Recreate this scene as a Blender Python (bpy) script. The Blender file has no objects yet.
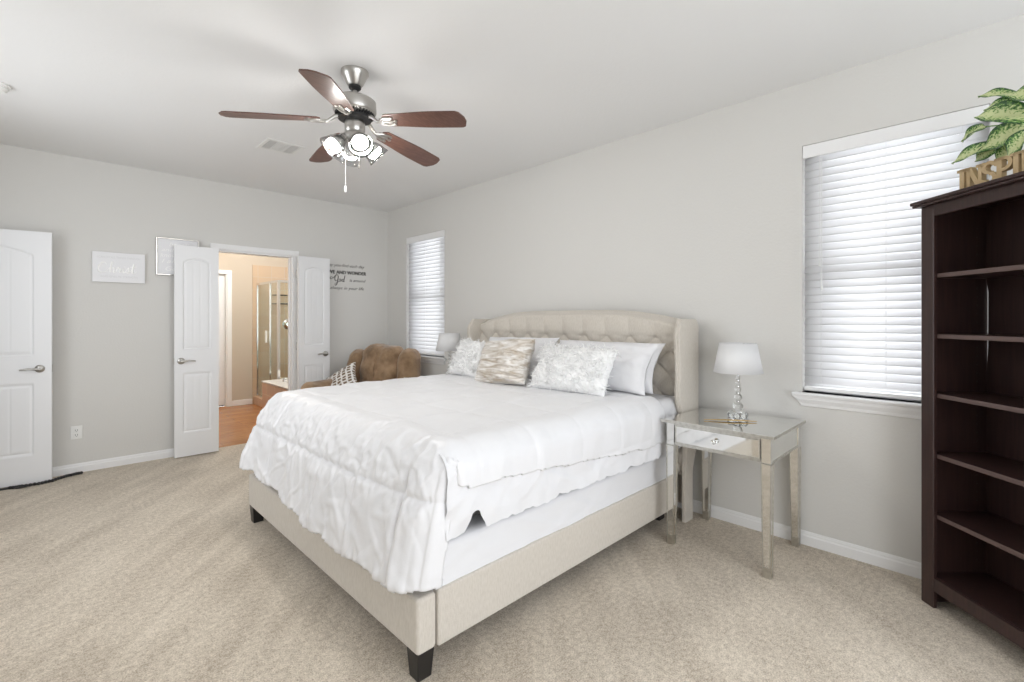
import bpy, bmesh, math, random
from mathutils import Vector, Matrix, noise, Euler
PI = math.pi
rnd = random.Random(7)
scn = bpy.context.scene
COL = scn.collection

# ------------------------------------------------------------------ camera, world, exposure
F_PX, CAM_Z, HORIZON = 476.0, 1.335, 319.0
cam_d = bpy.data.cameras.new('camera')
cam_d.sensor_fit = 'HORIZONTAL'; cam_d.sensor_width = 36.0
cam_d.lens = 36.0 * F_PX / 1024.0
cam_d.shift_y = (HORIZON - 341.0) / 1024.0
cam_d.clip_start = 0.02
cam = bpy.data.objects.new('camera', cam_d); COL.objects.link(cam)
cam.location = (0, 0, CAM_Z)
YAW = math.atan(468.0 / 476.0)
cam.rotation_euler = (PI/2, 0, -YAW)
scn.camera = cam

w = bpy.data.worlds.new('daylight'); scn.world = w; w.use_nodes = True
w.node_tree.nodes['Background'].inputs[0].default_value = (0.94, 0.975, 1.02, 1)
w.node_tree.nodes['Background'].inputs[1].default_value = 3.5

scn.view_settings.view_transform = 'Standard'
scn.view_settings.look = 'None'
scn.view_settings.exposure = 0.23
scn.view_settings.gamma = 1.0
scn.view_settings.use_curve_mapping = False
scn.cycles.use_denoising = True
scn.cycles.max_bounces = 10
scn.cycles.diffuse_bounces = 6
scn.cycles.transparent_max_bounces = 16
scn.cycles.sample_clamp_indirect = 8.0

def portal(name, loc, rot, sx, sy):
    d = bpy.data.lights.new(name, 'AREA'); d.shape = 'RECTANGLE'; d.size = sx; d.size_y = sy
    d.cycles.is_portal = True
    o = bpy.data.objects.new(name, d); COL.objects.link(o); o.location = loc; o.rotation_euler = rot
    return o
WX, WY, WF, WL, CEIL = 3.22, 5.60, -1.45, -0.82, 2.74      # room planes: windows wall, doors wall, wall behind the camera, left wall, ceiling
# daylight portals in the unseen openings added to brighten the room, at the left and behind the camera
portal('daylight_portal', (WL - 0.06, 3.55, 1.625), (PI/2, 0, -PI/2), 1.7, 1.45)
portal('daylight_portal', (0.97, WF - 0.06, 1.35), (PI/2, 0, 0), 3.26, 2.3)

# ------------------------------------------------------------------ materials
def mat(name, col, rough=0.6, metal=0.0, bump=None, var=None, spec=0.5, **kw):
    m = bpy.data.materials.new(name); m.use_nodes = True
    nt = m.node_tree; b = nt.nodes['Principled BSDF']
    b.inputs['Base Color'].default_value = (*col, 1)
    b.inputs['Roughness'].default_value = rough
    b.inputs['Metallic'].default_value = metal
    b.inputs['Specular IOR Level'].default_value = spec
    for k, v in kw.items():
        b.inputs[k.replace('_', ' ')].default_value = v
    tc = nt.nodes.new('ShaderNodeTexCoord')
    if var:                                     # (scale, second colour, low, high, stretch)
        sc, c2, lo, hi, st = var
        mp = nt.nodes.new('ShaderNodeMapping'); mp.inputs['Scale'].default_value = st
        nz = nt.nodes.new('ShaderNodeTexNoise'); nz.inputs['Scale'].default_value = sc; nz.inputs['Detail'].default_value = 4
        rp = nt.nodes.new('ShaderNodeValToRGB')
        rp.color_ramp.elements[0].position = lo; rp.color_ramp.elements[1].position = hi
        rp.color_ramp.elements[0].color = (*col, 1); rp.color_ramp.elements[1].color = (*c2, 1)
        nt.links.new(tc.outputs['Object'], mp.inputs[0]); nt.links.new(mp.outputs[0], nz.inputs['Vector'])
        nt.links.new(nz.outputs[0], rp.inputs[0]); nt.links.new(rp.outputs[0], b.inputs['Base Color'])
    if bump:                                    # (scale, strength, distance, stretch)
        sc, s, dist, st = bump
        mp = nt.nodes.new('ShaderNodeMapping'); mp.inputs['Scale'].default_value = st
        nz = nt.nodes.new('ShaderNodeTexNoise'); nz.inputs['Scale'].default_value = sc; nz.inputs['Detail'].default_value = 3
        bp = nt.nodes.new('ShaderNodeBump'); bp.inputs['Strength'].default_value = s; bp.inputs['Distance'].default_value = dist
        nt.links.new(tc.outputs['Object'], mp.inputs[0]); nt.links.new(mp.outputs[0], nz.inputs['Vector'])
        nt.links.new(nz.outputs[0], bp.inputs['Height']); nt.links.new(bp.outputs[0], b.inputs['Normal'])
    return m
ONE = (1, 1, 1)
def nodes(m): return m.node_tree.nodes, m.node_tree.links, m.node_tree.nodes['Principled BSDF']

M = {}
M['wall'] = mat('wall_paint', (0.67, 0.66, 0.635), 0.85, bump=(70, 0.25, 0.004, ONE), spec=0.2)
M['ceiling'] = mat('ceiling_paint', (0.80, 0.80, 0.795), 0.9, bump=(60, 0.25, 0.004, ONE), spec=0.2)
M['trim'] = mat('white_trim_paint', (0.84, 0.84, 0.84), 0.4)
M['door'] = mat('white_door_paint', (0.82, 0.825, 0.835), 0.42)
M['bath_wall'] = mat('bathroom_paint', (0.56, 0.49, 0.405), 0.85, spec=0.2)
M['nickel'] = mat('brushed_nickel', (0.50, 0.485, 0.46), 0.28, 1.0, bump=(40, 0.05, 0.002, (1, 1, 20)))
M['chrome'] = mat('chrome', (0.80, 0.80, 0.80), 0.08, 1.0)
M['black'] = mat('black_lacquer', (0.012, 0.011, 0.011), 0.35)
M['black_rubber'] = mat('black_plastic', (0.02, 0.02, 0.02), 0.5)
M['linen'] = mat('beige_linen', (0.615, 0.572, 0.512), 0.9, bump=(220, 0.35, 0.002, ONE), var=(160, (0.545, 0.502, 0.44), 0.35, 0.7, (1, 1, 0.25)), spec=0.2, Sheen_Weight=0.25)
M['cotton'] = mat('white_cotton', (0.75, 0.75, 0.765), 0.85, bump=(16, 0.12, 0.01, ONE), spec=0.25)
M['comforter'] = mat('white_satin_cotton', (0.77, 0.77, 0.785), 0.42, bump=(26, 0.16, 0.008, ONE), spec=0.5, Sheen_Weight=0.2)
M['mattress'] = mat('grey_mattress_ticking', (0.11, 0.11, 0.115), 0.9)
M['fur_base'] = mat('white_fur_base', (0.93, 0.93, 0.925), 0.9, spec=0.1)
M['mirror'] = mat('mirror_glass', (0.84, 0.84, 0.82), 0.05, 1.0, var=(6, (0.78, 0.775, 0.75), 0.4, 0.8, ONE))
M['silver'] = mat('antique_silver_edge', (0.62, 0.61, 0.57), 0.3, 1.0, var=(45, (0.48, 0.465, 0.43), 0.4, 0.75, ONE))
M['shade'] = mat('white_lamp_shade', (0.73, 0.73, 0.735), 0.8)
M['espresso'] = mat('espresso_wood', (0.030, 0.0145, 0.013), 0.38, bump=(30, 0.08, 0.003, (1, 1, 0.08)), var=(14, (0.050, 0.024, 0.020), 0.35, 0.75, (6, 6, 0.35)))
M['edge_band'] = mat('pale_espresso_edge', (0.115, 0.075, 0.068), 0.35)  # shelf front edges, paler than the rest of the bookcase
M['gold_wood'] = mat('gold_painted_wood', (0.50, 0.36, 0.19), 0.45, 0.25, var=(25, (0.60, 0.46, 0.27), 0.3, 0.7, ONE))
M['gold'] = mat('gold_leaf_metal', (0.55, 0.38, 0.16), 0.35, 0.7)
M['suede'] = mat('brown_microfibre', (0.40, 0.27, 0.165), 0.95, bump=(9, 0.6, 0.03, ONE), var=(7, (0.19, 0.118, 0.065), 0.34, 0.68, ONE), spec=0.15, Sheen_Weight=0.4)  # darker second tone paints the shade of folds into the cloth
M['plate'] = mat('white_plastic', (0.80, 0.80, 0.78), 0.4)
M['slot'] = mat('dark_slot', (0.06, 0.06, 0.06), 0.6)
M['vinyl'] = mat('dark_vinyl_lettering', (0.07, 0.065, 0.06), 0.6)
M['canvas'] = mat('pale_grey_canvas', (0.82, 0.82, 0.835), 0.7, bump=(120, 0.2, 0.002, ONE))
M['canvas_text'] = mat('white_raised_lettering', (0.94, 0.94, 0.93), 0.5)
M['grey_text'] = mat('soft_grey_lettering', (0.70, 0.70, 0.71), 0.6)
M['stem'] = mat('plant_stem', (0.16, 0.30, 0.07), 0.5)
M['pot'] = mat('white_ceramic', (0.75, 0.73, 0.70), 0.3)
M['tub'] = mat('white_tub_enamel', (0.85, 0.85, 0.84), 0.15)
M['vent_white'] = mat('white_enamel_metal', (0.78, 0.78, 0.76), 0.5)
M['vent_dark'] = mat('duct_interior', (0.16, 0.155, 0.15), 0.9)

def slat_material():
    m = bpy.data.materials.new('white_blind_slat'); m.use_nodes = True
    nt = m.node_tree; b = nt.nodes['Principled BSDF']; out = nt.nodes['Material Output']
    b.inputs['Base Color'].default_value = (0.86, 0.86, 0.86, 1); b.inputs['Roughness'].default_value = 0.45
    t = nt.nodes.new('ShaderNodeBsdfTranslucent'); t.inputs[0].default_value = (0.85, 0.85, 0.86, 1)
    mx = nt.nodes.new('ShaderNodeMixShader'); mx.inputs[0].default_value = 0.42
    nt.links.new(b.outputs[0], mx.inputs[1]); nt.links.new(t.outputs[0], mx.inputs[2]); nt.links.new(mx.outputs[0], out.inputs[0])
    return m
M['slat'] = slat_material()
def clear_glass(name, tint=(1, 1, 1), refl=0.06):
    m = bpy.data.materials.new(name); m.use_nodes = True
    nt = m.node_tree; out = nt.nodes['Material Output']; nt.nodes.remove(nt.nodes['Principled BSDF'])
    t = nt.nodes.new('ShaderNodeBsdfTransparent'); t.inputs[0].default_value = (*tint, 1)
    g = nt.nodes.new('ShaderNodeBsdfGlossy'); g.inputs['Roughness'].default_value = 0.02
    lw = nt.nodes.new('ShaderNodeLayerWeight'); lw.inputs[0].default_value = refl
    mx = nt.nodes.new('ShaderNodeMixShader')
    nt.links.new(lw.outputs['Facing'], mx.inputs[0]); nt.links.new(t.outputs[0], mx.inputs[1]); nt.links.new(g.outputs[0], mx.inputs[2])
    nt.links.new(mx.outputs[0], out.inputs[0])
    return m
M['glass'] = clear_glass('window_glass')
M['shower_glass'] = clear_glass('shower_glass', (0.93, 0.96, 0.94), 0.08)
def crystal():
    m = mat('crystal', (0.97, 0.98, 0.98), 0.0); n, l, b = nodes(m)
    b.inputs['Transmission Weight'].default_value = 1.0; b.inputs['IOR'].default_value = 1.5
    return m
M['crystal'] = crystal()
M['frosted'] = clear_glass('clear_bell_glass', (0.80, 0.80, 0.80), 0.25)
def emit(name, col, s):
    m = bpy.data.materials.new(name); m.use_nodes = True
    nt = m.node_tree; nt.nodes.remove(nt.nodes['Principled BSDF'])
    e = nt.nodes.new('ShaderNodeEmission'); e.inputs[0].default_value = (*col, 1); e.inputs[1].default_value = s
    nt.links.new(e.outputs[0], nt.nodes['Material Output'].inputs[0]); return m
M['bulb'] = emit('lit_bulb', (1.0, 0.97, 0.93), 170.0)

def carpet_material():
    m = mat('beige_carpet', (0.5, 0.42, 0.32), 1.0, spec=0.05, Sheen_Weight=0.15)
    n, l, b = nodes(m); tc = n.new('ShaderNodeTexCoord')
    def nz(scale, detail, stretch=(1, 1, 1), rot=0):
        mp = n.new('ShaderNodeMapping'); mp.vector_type = 'TEXTURE'; mp.inputs['Scale'].default_value = stretch; mp.inputs['Rotation'].default_value = (0, 0, rot)
        t = n.new('ShaderNodeTexNoise'); t.inputs['Scale'].default_value = scale; t.inputs['Detail'].default_value = detail
        l.new(tc.outputs['Object'], mp.inputs[0]); l.new(mp.outputs[0], t.inputs['Vector']); return t
    fine = nz(170, 3); mid = nz(45, 3); big = nz(2.2, 3); streak = nz(2.6, 2, (1/3.4, 1/0.35, 1), -0.72)
    def mixf(a, bb, f):
        x = n.new('ShaderNodeMath'); x.operation = 'MULTIPLY_ADD'; l.new(a, x.inputs[0]); x.inputs[1].default_value = f; l.new(bb, x.inputs[2]); return x.outputs[0]
    z = n.new('ShaderNodeValue'); z.outputs[0].default_value = 0.0
    s = mixf(fine.outputs[0], z.outputs[0], 0.46); s = mixf(mid.outputs[0], s, 0.26); s = mixf(big.outputs[0], s, 0.13); s = mixf(streak.outputs[0], s, 0.15)
    rp = n.new('ShaderNodeValToRGB'); e = rp.color_ramp.elements
    e[0].position = 0.40; e[0].color = (0.375, 0.315, 0.245, 1); e[1].position = 0.60; e[1].color = (0.755, 0.675, 0.565, 1)
    l.new(s, rp.inputs[0]); l.new(rp.outputs[0], b.inputs['Base Color'])
    bp = n.new('ShaderNodeBump'); bp.inputs['Strength'].default_value = 0.8; bp.inputs['Distance'].default_value = 0.008
    l.new(s, bp.inputs['Height']); l.new(bp.outputs[0], b.inputs['Normal'])
    return m
M['carpet'] = carpet_material()

def wood_material(name, c1, c2, scale, stretch, rough=0.35, planks=None):
    m = mat(name, c1, rough); n, l, b = nodes(m); tc = n.new('ShaderNodeTexCoord')
    mp = n.new('ShaderNodeMapping'); mp.inputs['Scale'].default_value = stretch
    t = n.new('ShaderNodeTexNoise'); t.inputs['Scale'].default_value = scale; t.inputs['Detail'].default_value = 6; t.inputs['Distortion'].default_value = 0.6
    rp = n.new('ShaderNodeValToRGB'); e = rp.color_ramp.elements
    e[0].position = 0.32; e[0].color = (*c1, 1); e[1].position = 0.70; e[1].color = (*c2, 1)
    l.new(tc.outputs['Object'], mp.inputs[0]); l.new(mp.outputs[0], t.inputs['Vector']); l.new(t.outputs[0], rp.inputs[0])
    if planks:
        br = n.new('ShaderNodeTexBrick'); br.inputs['Scale'].default_value = 1.0
        br.inputs['Brick Width'].default_value = planks[0]; br.inputs['Row Height'].default_value = planks[1]; br.inputs['Mortar Size'].default_value = 0.003
        br.inputs['Color1'].default_value = (1, 1, 1, 1); br.inputs['Color2'].default_value = (0.80, 0.78, 0.76, 1); br.inputs['Mortar'].default_value = (0.55, 0.5, 0.45, 1)
        mx = n.new('ShaderNodeMix'); mx.data_type = 'RGBA'; mx.blend_type = 'MULTIPLY'; mx.inputs[0].default_value = 1.0
        l.new(tc.outputs['Object'], br.inputs['Vector']); l.new(rp.outputs[0], mx.inputs[6]); l.new(br.outputs[0], mx.inputs[7]); l.new(mx.outputs[2], b.inputs['Base Color'])
    else:
        l.new(rp.outputs[0], b.inputs['Base Color'])
    return m
M['walnut'] = wood_material('walnut_blade', (0.075, 0.035, 0.026), (0.155, 0.080, 0.060), 9, (1.2, 14, 14), 0.35)
M['bath_floor'] = wood_material('orange_wood_planks', (0.42, 0.17, 0.055), (0.60, 0.29, 0.115), 5, (1.2, 9, 1), 0.25, (0.9, 0.15))
def tile_material(name, c1, c2, grout, w_, h_):
    m = mat(name, c1, 0.3); n, l, b = nodes(m); tc = n.new('ShaderNodeTexCoord')
    sx = n.new('ShaderNodeSeparateXYZ'); cb = n.new('ShaderNodeCombineXYZ'); ad = n.new('ShaderNodeMath'); ad.operation = 'ADD'
    l.new(tc.outputs['Object'], sx.inputs[0]); l.new(sx.outputs[0], ad.inputs[0]); l.new(sx.outputs[1], ad.inputs[1])
    l.new(ad.outputs[0], cb.inputs[0]); l.new(sx.outputs[2], cb.inputs[1])
    br = n.new('ShaderNodeTexBrick'); br.offset = 0.0; br.inputs['Scale'].default_value = 1.0
    br.inputs['Brick Width'].default_value = w_; br.inputs['Row Height'].default_value = h_; br.inputs['Mortar Size'].default_value = 0.004
    br.inputs['Color1'].default_value = (*c1, 1); br.inputs['Color2'].default_value = (*c2, 1); br.inputs['Mortar'].default_value = (*grout, 1)
    l.new(cb.outputs[0], br.inputs['Vector']); l.new(br.outputs[0], b.inputs['Base Color'])
    return m
M['tile'] = tile_material('peach_tile', (0.62, 0.40, 0.255), (0.56, 0.36, 0.23), (0.66, 0.55, 0.43), 0.30, 0.30)
M['shower_tile'] = tile_material('beige_shower_tile', (0.56, 0.42, 0.29), (0.51, 0.37, 0.25), (0.52, 0.44, 0.34), 0.20, 0.20)

def velvet_material():
    m = mat('crushed_velvet', (0.55, 0.49, 0.41), 0.42, 0.15, Sheen_Weight=0.6); n, l, b = nodes(m); tc = n.new('ShaderNodeTexCoord')
    mp = n.new('ShaderNodeMapping'); mp.inputs['Scale'].default_value = (2.2, 1, 6.5)
    t = n.new('ShaderNodeTexNoise'); t.inputs['Scale'].default_value = 4.5; t.inputs['Detail'].default_value = 5; t.inputs['Distortion'].default_value = 1.2
    rp = n.new('ShaderNodeValToRGB'); e = rp.color_ramp.elements
    e[0].position = 0.36; e[0].color = (0.40, 0.33, 0.25, 1); e[1].position = 0.62; e[1].color = (0.80, 0.775, 0.74, 1)
    l.new(tc.outputs['Object'], mp.inputs[0]); l.new(mp.outputs[0], t.inputs['Vector']); l.new(t.outputs[0], rp.inputs[0]); l.new(rp.outputs[0], b.inputs['Base Color'])
    bp = n.new('ShaderNodeBump'); bp.inputs['Strength'].default_value = 0.6; bp.inputs['Distance'].default_value = 0.01
    l.new(t.outputs[0], bp.inputs['Height']); l.new(bp.outputs[0], b.inputs['Normal'])
    return m
M['velvet'] = velvet_material()
def plaid_material():
    m = mat('brown_and_white_trellis_cloth', (0.8, 0.78, 0.74), 0.85); n, l, b = nodes(m)
    uv = n.new('ShaderNodeUVMap'); mp = n.new('ShaderNodeMapping'); mp.inputs['Scale'].default_value = (8, 8, 8)
    ck = n.new('ShaderNodeTexVoronoi'); ck.distance = 'CHEBYCHEV'; ck.inputs['Scale'].default_value = 1.0; ck.inputs['Randomness'].default_value = 0.12
    rp = n.new('ShaderNodeValToRGB'); e = rp.color_ramp.elements
    e[0].position = 0.30; e[0].color = (0.20, 0.135, 0.085, 1); e[1].position = 0.34; e[1].color = (0.82, 0.80, 0.77, 1)
    l.new(uv.outputs[0], mp.inputs[0]); l.new(mp.outputs[0], ck.inputs['Vector']); l.new(ck.outputs['Distance'], rp.inputs[0]); l.new(rp.outputs[0], b.inputs['Base Color'])
    return m
M['plaid'] = plaid_material()
def leaf_material():
    m = mat('variegated_leaf', (0.12, 0.3, 0.06), 0.35); n, l, b = nodes(m)
    uv = n.new('ShaderNodeUVMap'); sx = n.new('ShaderNodeSeparateXYZ'); l.new(uv.outputs[0], sx.inputs[0])
    s1 = n.new('ShaderNodeMath'); s1.operation = 'SUBTRACT'; s1.inputs[1].default_value = 0.5; l.new(sx.outputs[0], s1.inputs[0])
    a1 = n.new('ShaderNodeMath'); a1.operation = 'ABSOLUTE'; l.new(s1.outputs[0], a1.inputs[0])
    mp = n.new('ShaderNodeMapping'); mp.inputs['Scale'].default_value = (7, 11, 1); l.new(uv.outputs[0], mp.inputs[0])
    t = n.new('ShaderNodeTexNoise'); t.inputs['Scale'].default_value = 1.6; t.inputs['Detail'].default_value = 4; l.new(mp.outputs[0], t.inputs['Vector'])
    sm = n.new('ShaderNodeMath'); sm.operation = 'MULTIPLY_ADD'; sm.inputs[1].default_value = -0.75; l.new(a1.outputs[0], sm.inputs[0]); l.new(t.outputs[0], sm.inputs[2])
    rp = n.new('ShaderNodeValToRGB'); e = rp.color_ramp.elements
    e[0].position = 0.16; e[0].color = (0.030, 0.095, 0.030, 1); e[1].position = 0.38; e[1].color = (0.62, 0.68, 0.36, 1)
    k = rp.color_ramp.elements.new(0.26); k.color = (0.15, 0.32, 0.065, 1)
    l.new(sm.outputs[0], rp.inputs[0]); l.new(rp.outputs[0], b.inputs['Base Color'])
    return m
M['leaf'] = leaf_material()

# ------------------------------------------------------------------ helpers
def wmat(o):
    m = o.matrix_basis.copy()
    return wmat(o.parent) @ m if o.parent else m
def tag(o, label=None, cat=None, group=None, kind=None):
    if label: o['label'] = label
    if cat: o['category'] = cat
    if group: o['group'] = group
    if kind: o['kind'] = kind
    return o
def thing(name, label, cat, loc=(0, 0, 0), rz=0.0, group=None, kind=None):
    o = bpy.data.objects.new(name, None); o.empty_display_size = 0.1
    COL.objects.link(o); o.location = loc; o.rotation_euler = (0, 0, rz)
    return tag(o, label, cat, group, kind)
def copy_tree(o, parent=None):
    c = o.copy(); COL.objects.link(c)
    if parent: c.parent = parent
    for ch in [x for x in bpy.data.objects if x.parent == o]: copy_tree(ch, c)
    return c

class MB:
    def __init__(s): s.v, s.f, s.uv = [], [], None
    def add(s, vs, fs):
        o = len(s.v); s.v += [Vector(p) for p in vs]; s.f += [tuple(i + o for i in f) for f in fs]; return s
    def box(s, x0, y0, z0, x1, y1, z1, mtx=None):
        x0, x1 = min(x0, x1), max(x0, x1); y0, y1 = min(y0, y1), max(y0, y1); z0, z1 = min(z0, z1), max(z0, z1)
        vs = [Vector(p) for p in ((x0,y0,z0),(x1,y0,z0),(x1,y1,z0),(x0,y1,z0),(x0,y0,z1),(x1,y0,z1),(x1,y1,z1),(x0,y1,z1))]
        if mtx: vs = [mtx @ p for p in vs]
        return s.add(vs, [(0,3,2,1),(4,5,6,7),(0,1,5,4),(1,2,6,5),(2,3,7,6),(3,0,4,7)])
    def frustum(s, b, t):                       # b, t = (x0,y0,x1,y1,z)
        vs = []
        for q in (b, t): vs += [(q[0],q[1],q[4]),(q[2],q[1],q[4]),(q[2],q[3],q[4]),(q[0],q[3],q[4])]
        return s.add(vs, [(0,3,2,1),(4,5,6,7),(0,1,5,4),(1,2,6,5),(2,3,7,6),(3,0,4,7)])
    def ring_tube(s, pts, radii, n=12, caps=True):
        pts = [Vector(p) for p in pts]; rings = []; up = None
        for i, p in enumerate(pts):
            a = pts[max(i-1, 0)]; b = pts[min(i+1, len(pts)-1)]
            d = (b - a).normalized() if (b - a).length > 1e-9 else Vector((0, 0, 1))
            if up is None: up = d.orthogonal().normalized()
            up = (up - d * up.dot(d)); up = up.normalized() if up.length > 1e-6 else d.orthogonal().normalized()
            sd = d.cross(up); r = radii[i] if isinstance(radii, (list, tuple)) else radii
            rings.append([p + (up * math.cos(2*PI*k/n) + sd * math.sin(2*PI*k/n)) * r for k in range(n)])
        vs = [q for r in rings for q in r]; fs = []
        for i in range(len(rings)-1):
            for k in range(n): fs.append((i*n+k, i*n+(k+1)%n, (i+1)*n+(k+1)%n, (i+1)*n+k))
        if caps: fs += [tuple(range(n))[::-1], tuple((len(rings)-1)*n + k for k in range(n))]
        return s.add(vs, fs)
    def cyl(s, p0, p1, r0, r1=None, n=20): return s.ring_tube([p0, p1], [r0, r0 if r1 is None else r1], n)
    def lathe(s, prof, n=32, mtx=None, caps=True):   # prof: (r, z)
        vs = []; fs = []
        for r, z in prof: vs += [Vector((r*math.cos(2*PI*k/n), r*math.sin(2*PI*k/n), z)) for k in range(n)]
        if mtx: vs = [mtx @ p for p in vs]
        for i in range(len(prof)-1):
            for k in range(n): fs.append((i*n+k, i*n+(k+1)%n, (i+1)*n+(k+1)%n, (i+1)*n+k))
        if caps: fs += [tuple(range(n))[::-1], tuple((len(prof)-1)*n+k for k in range(n))]
        return s.add(vs, fs)
    def sphere(s, c, r, nu=20, nv=12, sc=(1, 1, 1)):
        c = Vector(c); vs = [c + Vector((0, 0, -r*sc[2]))]
        for j in range(1, nv):
            a = -PI/2 + PI*j/nv
            vs += [c + Vector((r*sc[0]*math.cos(a)*math.cos(2*PI*k/nu), r*sc[1]*math.cos(a)*math.sin(2*PI*k/nu), r*sc[2]*math.sin(a))) for k in range(nu)]
        vs.append(c + Vector((0, 0, r*sc[2]))); L = len(vs)-1; fs = []
        for k in range(nu): fs.append((0, 1+(k+1)%nu, 1+k)); fs.append((L, 1+(nv-2)*nu+k, 1+(nv-2)*nu+(k+1)%nu))
        for j in range(nv-2):
            for k in range(nu): fs.append((1+j*nu+k, 1+j*nu+(k+1)%nu, 1+(j+1)*nu+(k+1)%nu, 1+(j+1)*nu+k))
        return s.add(vs, fs)
    def prism(s, poly, d0, d1, fn):             # poly in 2D, fn(a, b, d) -> 3D
        n = len(poly); vs = [fn(a, b, d0) for a, b in poly] + [fn(a, b, d1) for a, b in poly]
        return s.add(vs, [tuple(range(n))[::-1], tuple(range(n, 2*n))] + [(i, (i+1)%n, n+(i+1)%n, n+i) for i in range(n)])
    def grid(s, fn, nu, nv, keep=None, uv=False):
        vs = [fn(i/nu, j/nv) for i in range(nu+1) for j in range(nv+1)]; fs = []; W = nv+1
        for i in range(nu):
            for j in range(nv):
                if keep and not keep((i+.5)/nu, (j+.5)/nv): continue
                fs.append((i*W+j, (i+1)*W+j, (i+1)*W+j+1, i*W+j+1))
        if uv:
            s.uv = (s.uv or []) + [(i/nu, j/nv) for i in range(nu+1) for j in range(nv+1)]
        return s.add(vs, fs)
    def build(s, name, material, parent=None, world=True, smooth=False, bevel=0.0, origin=None, solid=0.0, subsurf=0, fixn=True, seg=2):
        vs = s.v
        if parent is not None and world:
            inv = wmat(parent).inverted(); vs = [inv @ p for p in vs]
        if origin is not None: vs = [p - Vector(origin) for p in vs]
        me = bpy.data.meshes.new(name); me.from_pydata([tuple(p) for p in vs], [], s.f)
        if s.uv:
            lay = me.uv_layers.new(name='UVMap')
            for lp in me.loops: lay.data[lp.index].uv = s.uv[lp.vertex_index]
        if fixn:
            bm = bmesh.new(); bm.from_mesh(me); bmesh.ops.recalc_face_normals(bm, faces=bm.faces[:]); bm.to_mesh(me); bm.free()
        me.materials.append(material)
        if smooth:
            for p in me.polygons: p.use_smooth = True
            if smooth != 'all': me.set_sharp_from_angle(angle=math.radians(40))
        o = bpy.data.objects.new(name, me); COL.objects.link(o)
        if parent is not None: o.parent = parent
        if origin is not None: o.location = origin
        if solid: md = o.modifiers.new('thickness', 'SOLIDIFY'); md.thickness = solid; md.offset = 0
        if bevel: md = o.modifiers.new('bevel', 'BEVEL'); md.width = bevel; md.segments = seg; md.limit_method = 'ANGLE'; md.angle_limit = math.radians(40)
        if subsurf: md = o.modifiers.new('subsurf', 'SUBSURF'); md.levels = subsurf; md.render_levels = subsurf
        return o
def fbm(x, y, z=0.0, o=3):
    a = 0; k = 1; f = 1
    for _ in range(o): a += k*noise.noise(Vector((x*f, y*f, z*f + 17.3*_))); k *= .5; f *= 2
    return a
def ridge(x, y, z=0.0): return 1 - abs(noise.noise(Vector((x, y, z))))*2.0
def smooth(a, b, x):
    t = max(0.0, min(1.0, (x-a)/(b-a))); return t*t*(3-2*t)
def text_mesh(body, size, mtx, depth=0.0, font_shear=0.0, align='LEFT', width=None):
    cu = bpy.data.curves.new('lettering', 'FONT'); cu.body = body; cu.size = size; cu.extrude = depth; cu.shear = font_shear; cu.align_x = align
    cu.resolution_u = 3
    o = bpy.data.objects.new('lettering', cu); COL.objects.link(o)
    dg = bpy.context.evaluated_depsgraph_get(); me = bpy.data.meshes.new_from_object(o.evaluated_get(dg))
    bpy.data.objects.remove(o); bpy.data.curves.remove(cu)
    vs = [v.co.copy() for v in me.vertices]; fs = [tuple(p.vertices) for p in me.polygons]; bpy.data.meshes.remove(me)
    if width and vs:
        x0 = min(v.x for v in vs); x1 = max(v.x for v in vs); k = width/(x1-x0)
        for v in vs: v.x = (v.x-x0)*k
    return [mtx @ v for v in vs], fs

# ------------------------------------------------------------------ room shell
def wall_with_holes(name, label, axis, pos, thick, a0, a1, z0, z1, holes, material):
    """wall slab in the plane axis = pos .. pos+thick, running a0..a1, holes = (h0, h1, zb, zt)"""
    mb = MB(); As = sorted({a0, a1, *[h[0] for h in holes], *[h[1] for h in holes]}); Zs = sorted({z0, z1, *[h[2] for h in holes], *[h[3] for h in holes]})
    vid = {}
    def V(i, j, k):
        key = (i, j, k)
        if key not in vid:
            a, z, p = As[i], Zs[j], pos + (thick if k else 0)
            mb.v.append(Vector((p, a, z) if axis == 'x' else (a, p, z))); vid[key] = len(mb.v)-1
        return vid[key]
    nI, nJ = len(As)-1, len(Zs)-1
    def solid(i, j):
        if i < 0 or j < 0 or i >= nI or j >= nJ: return False
        ca, cz = (As[i]+As[i+1])/2, (Zs[j]+Zs[j+1])/2
        return not any(h[0] < ca < h[1] and h[2] < cz < h[3] for h in holes)
    for i in range(nI):
        for j in range(nJ):
            if not solid(i, j): continue
            for k in (0, 1): mb.f.append((V(i,j,k), V(i+1,j,k), V(i+1,j+1,k), V(i,j+1,k)))
            if not solid(i-1, j): mb.f.append((V(i,j,0), V(i,j,1), V(i,j+1,1), V(i,j+1,0)))
            if not solid(i+1, j): mb.f.append((V(i+1,j,0), V(i+1,j,1), V(i+1,j+1,1), V(i+1,j+1,0)))
            if not solid(i, j-1): mb.f.append((V(i,j,0), V(i,j,1), V(i+1,j,1), V(i+1,j,0)))
            if not solid(i, j+1): mb.f.append((V(i,j+1,0), V(i,j+1,1), V(i+1,j+1,1), V(i+1,j+1,0)))
    return tag(mb.build(name, material), label, 'wall', kind='structure')
WIN = [(0.02, 0.81, 0.90, 2.365), (4.36, 5.15, 0.90, 2.345)]     # y0, y1, z0, z1 of the two windows
DOOR = (1.26, 2.02, 0.0, 2.05)
wall_with_holes('wall_right', 'long beige wall behind the bed with the two blind-covered windows', 'x', WX, 0.14, WF-0.12, WY+0.12, 0, CEIL, [(a, b, c, d) for a, b, c, d in WIN], M['wall'])
wall_with_holes('wall_back', 'beige wall with the white double doors to the bathroom', 'y', WY, 0.12, WL-0.12, WX, 0, CEIL, [DOOR], M['wall'])
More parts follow.
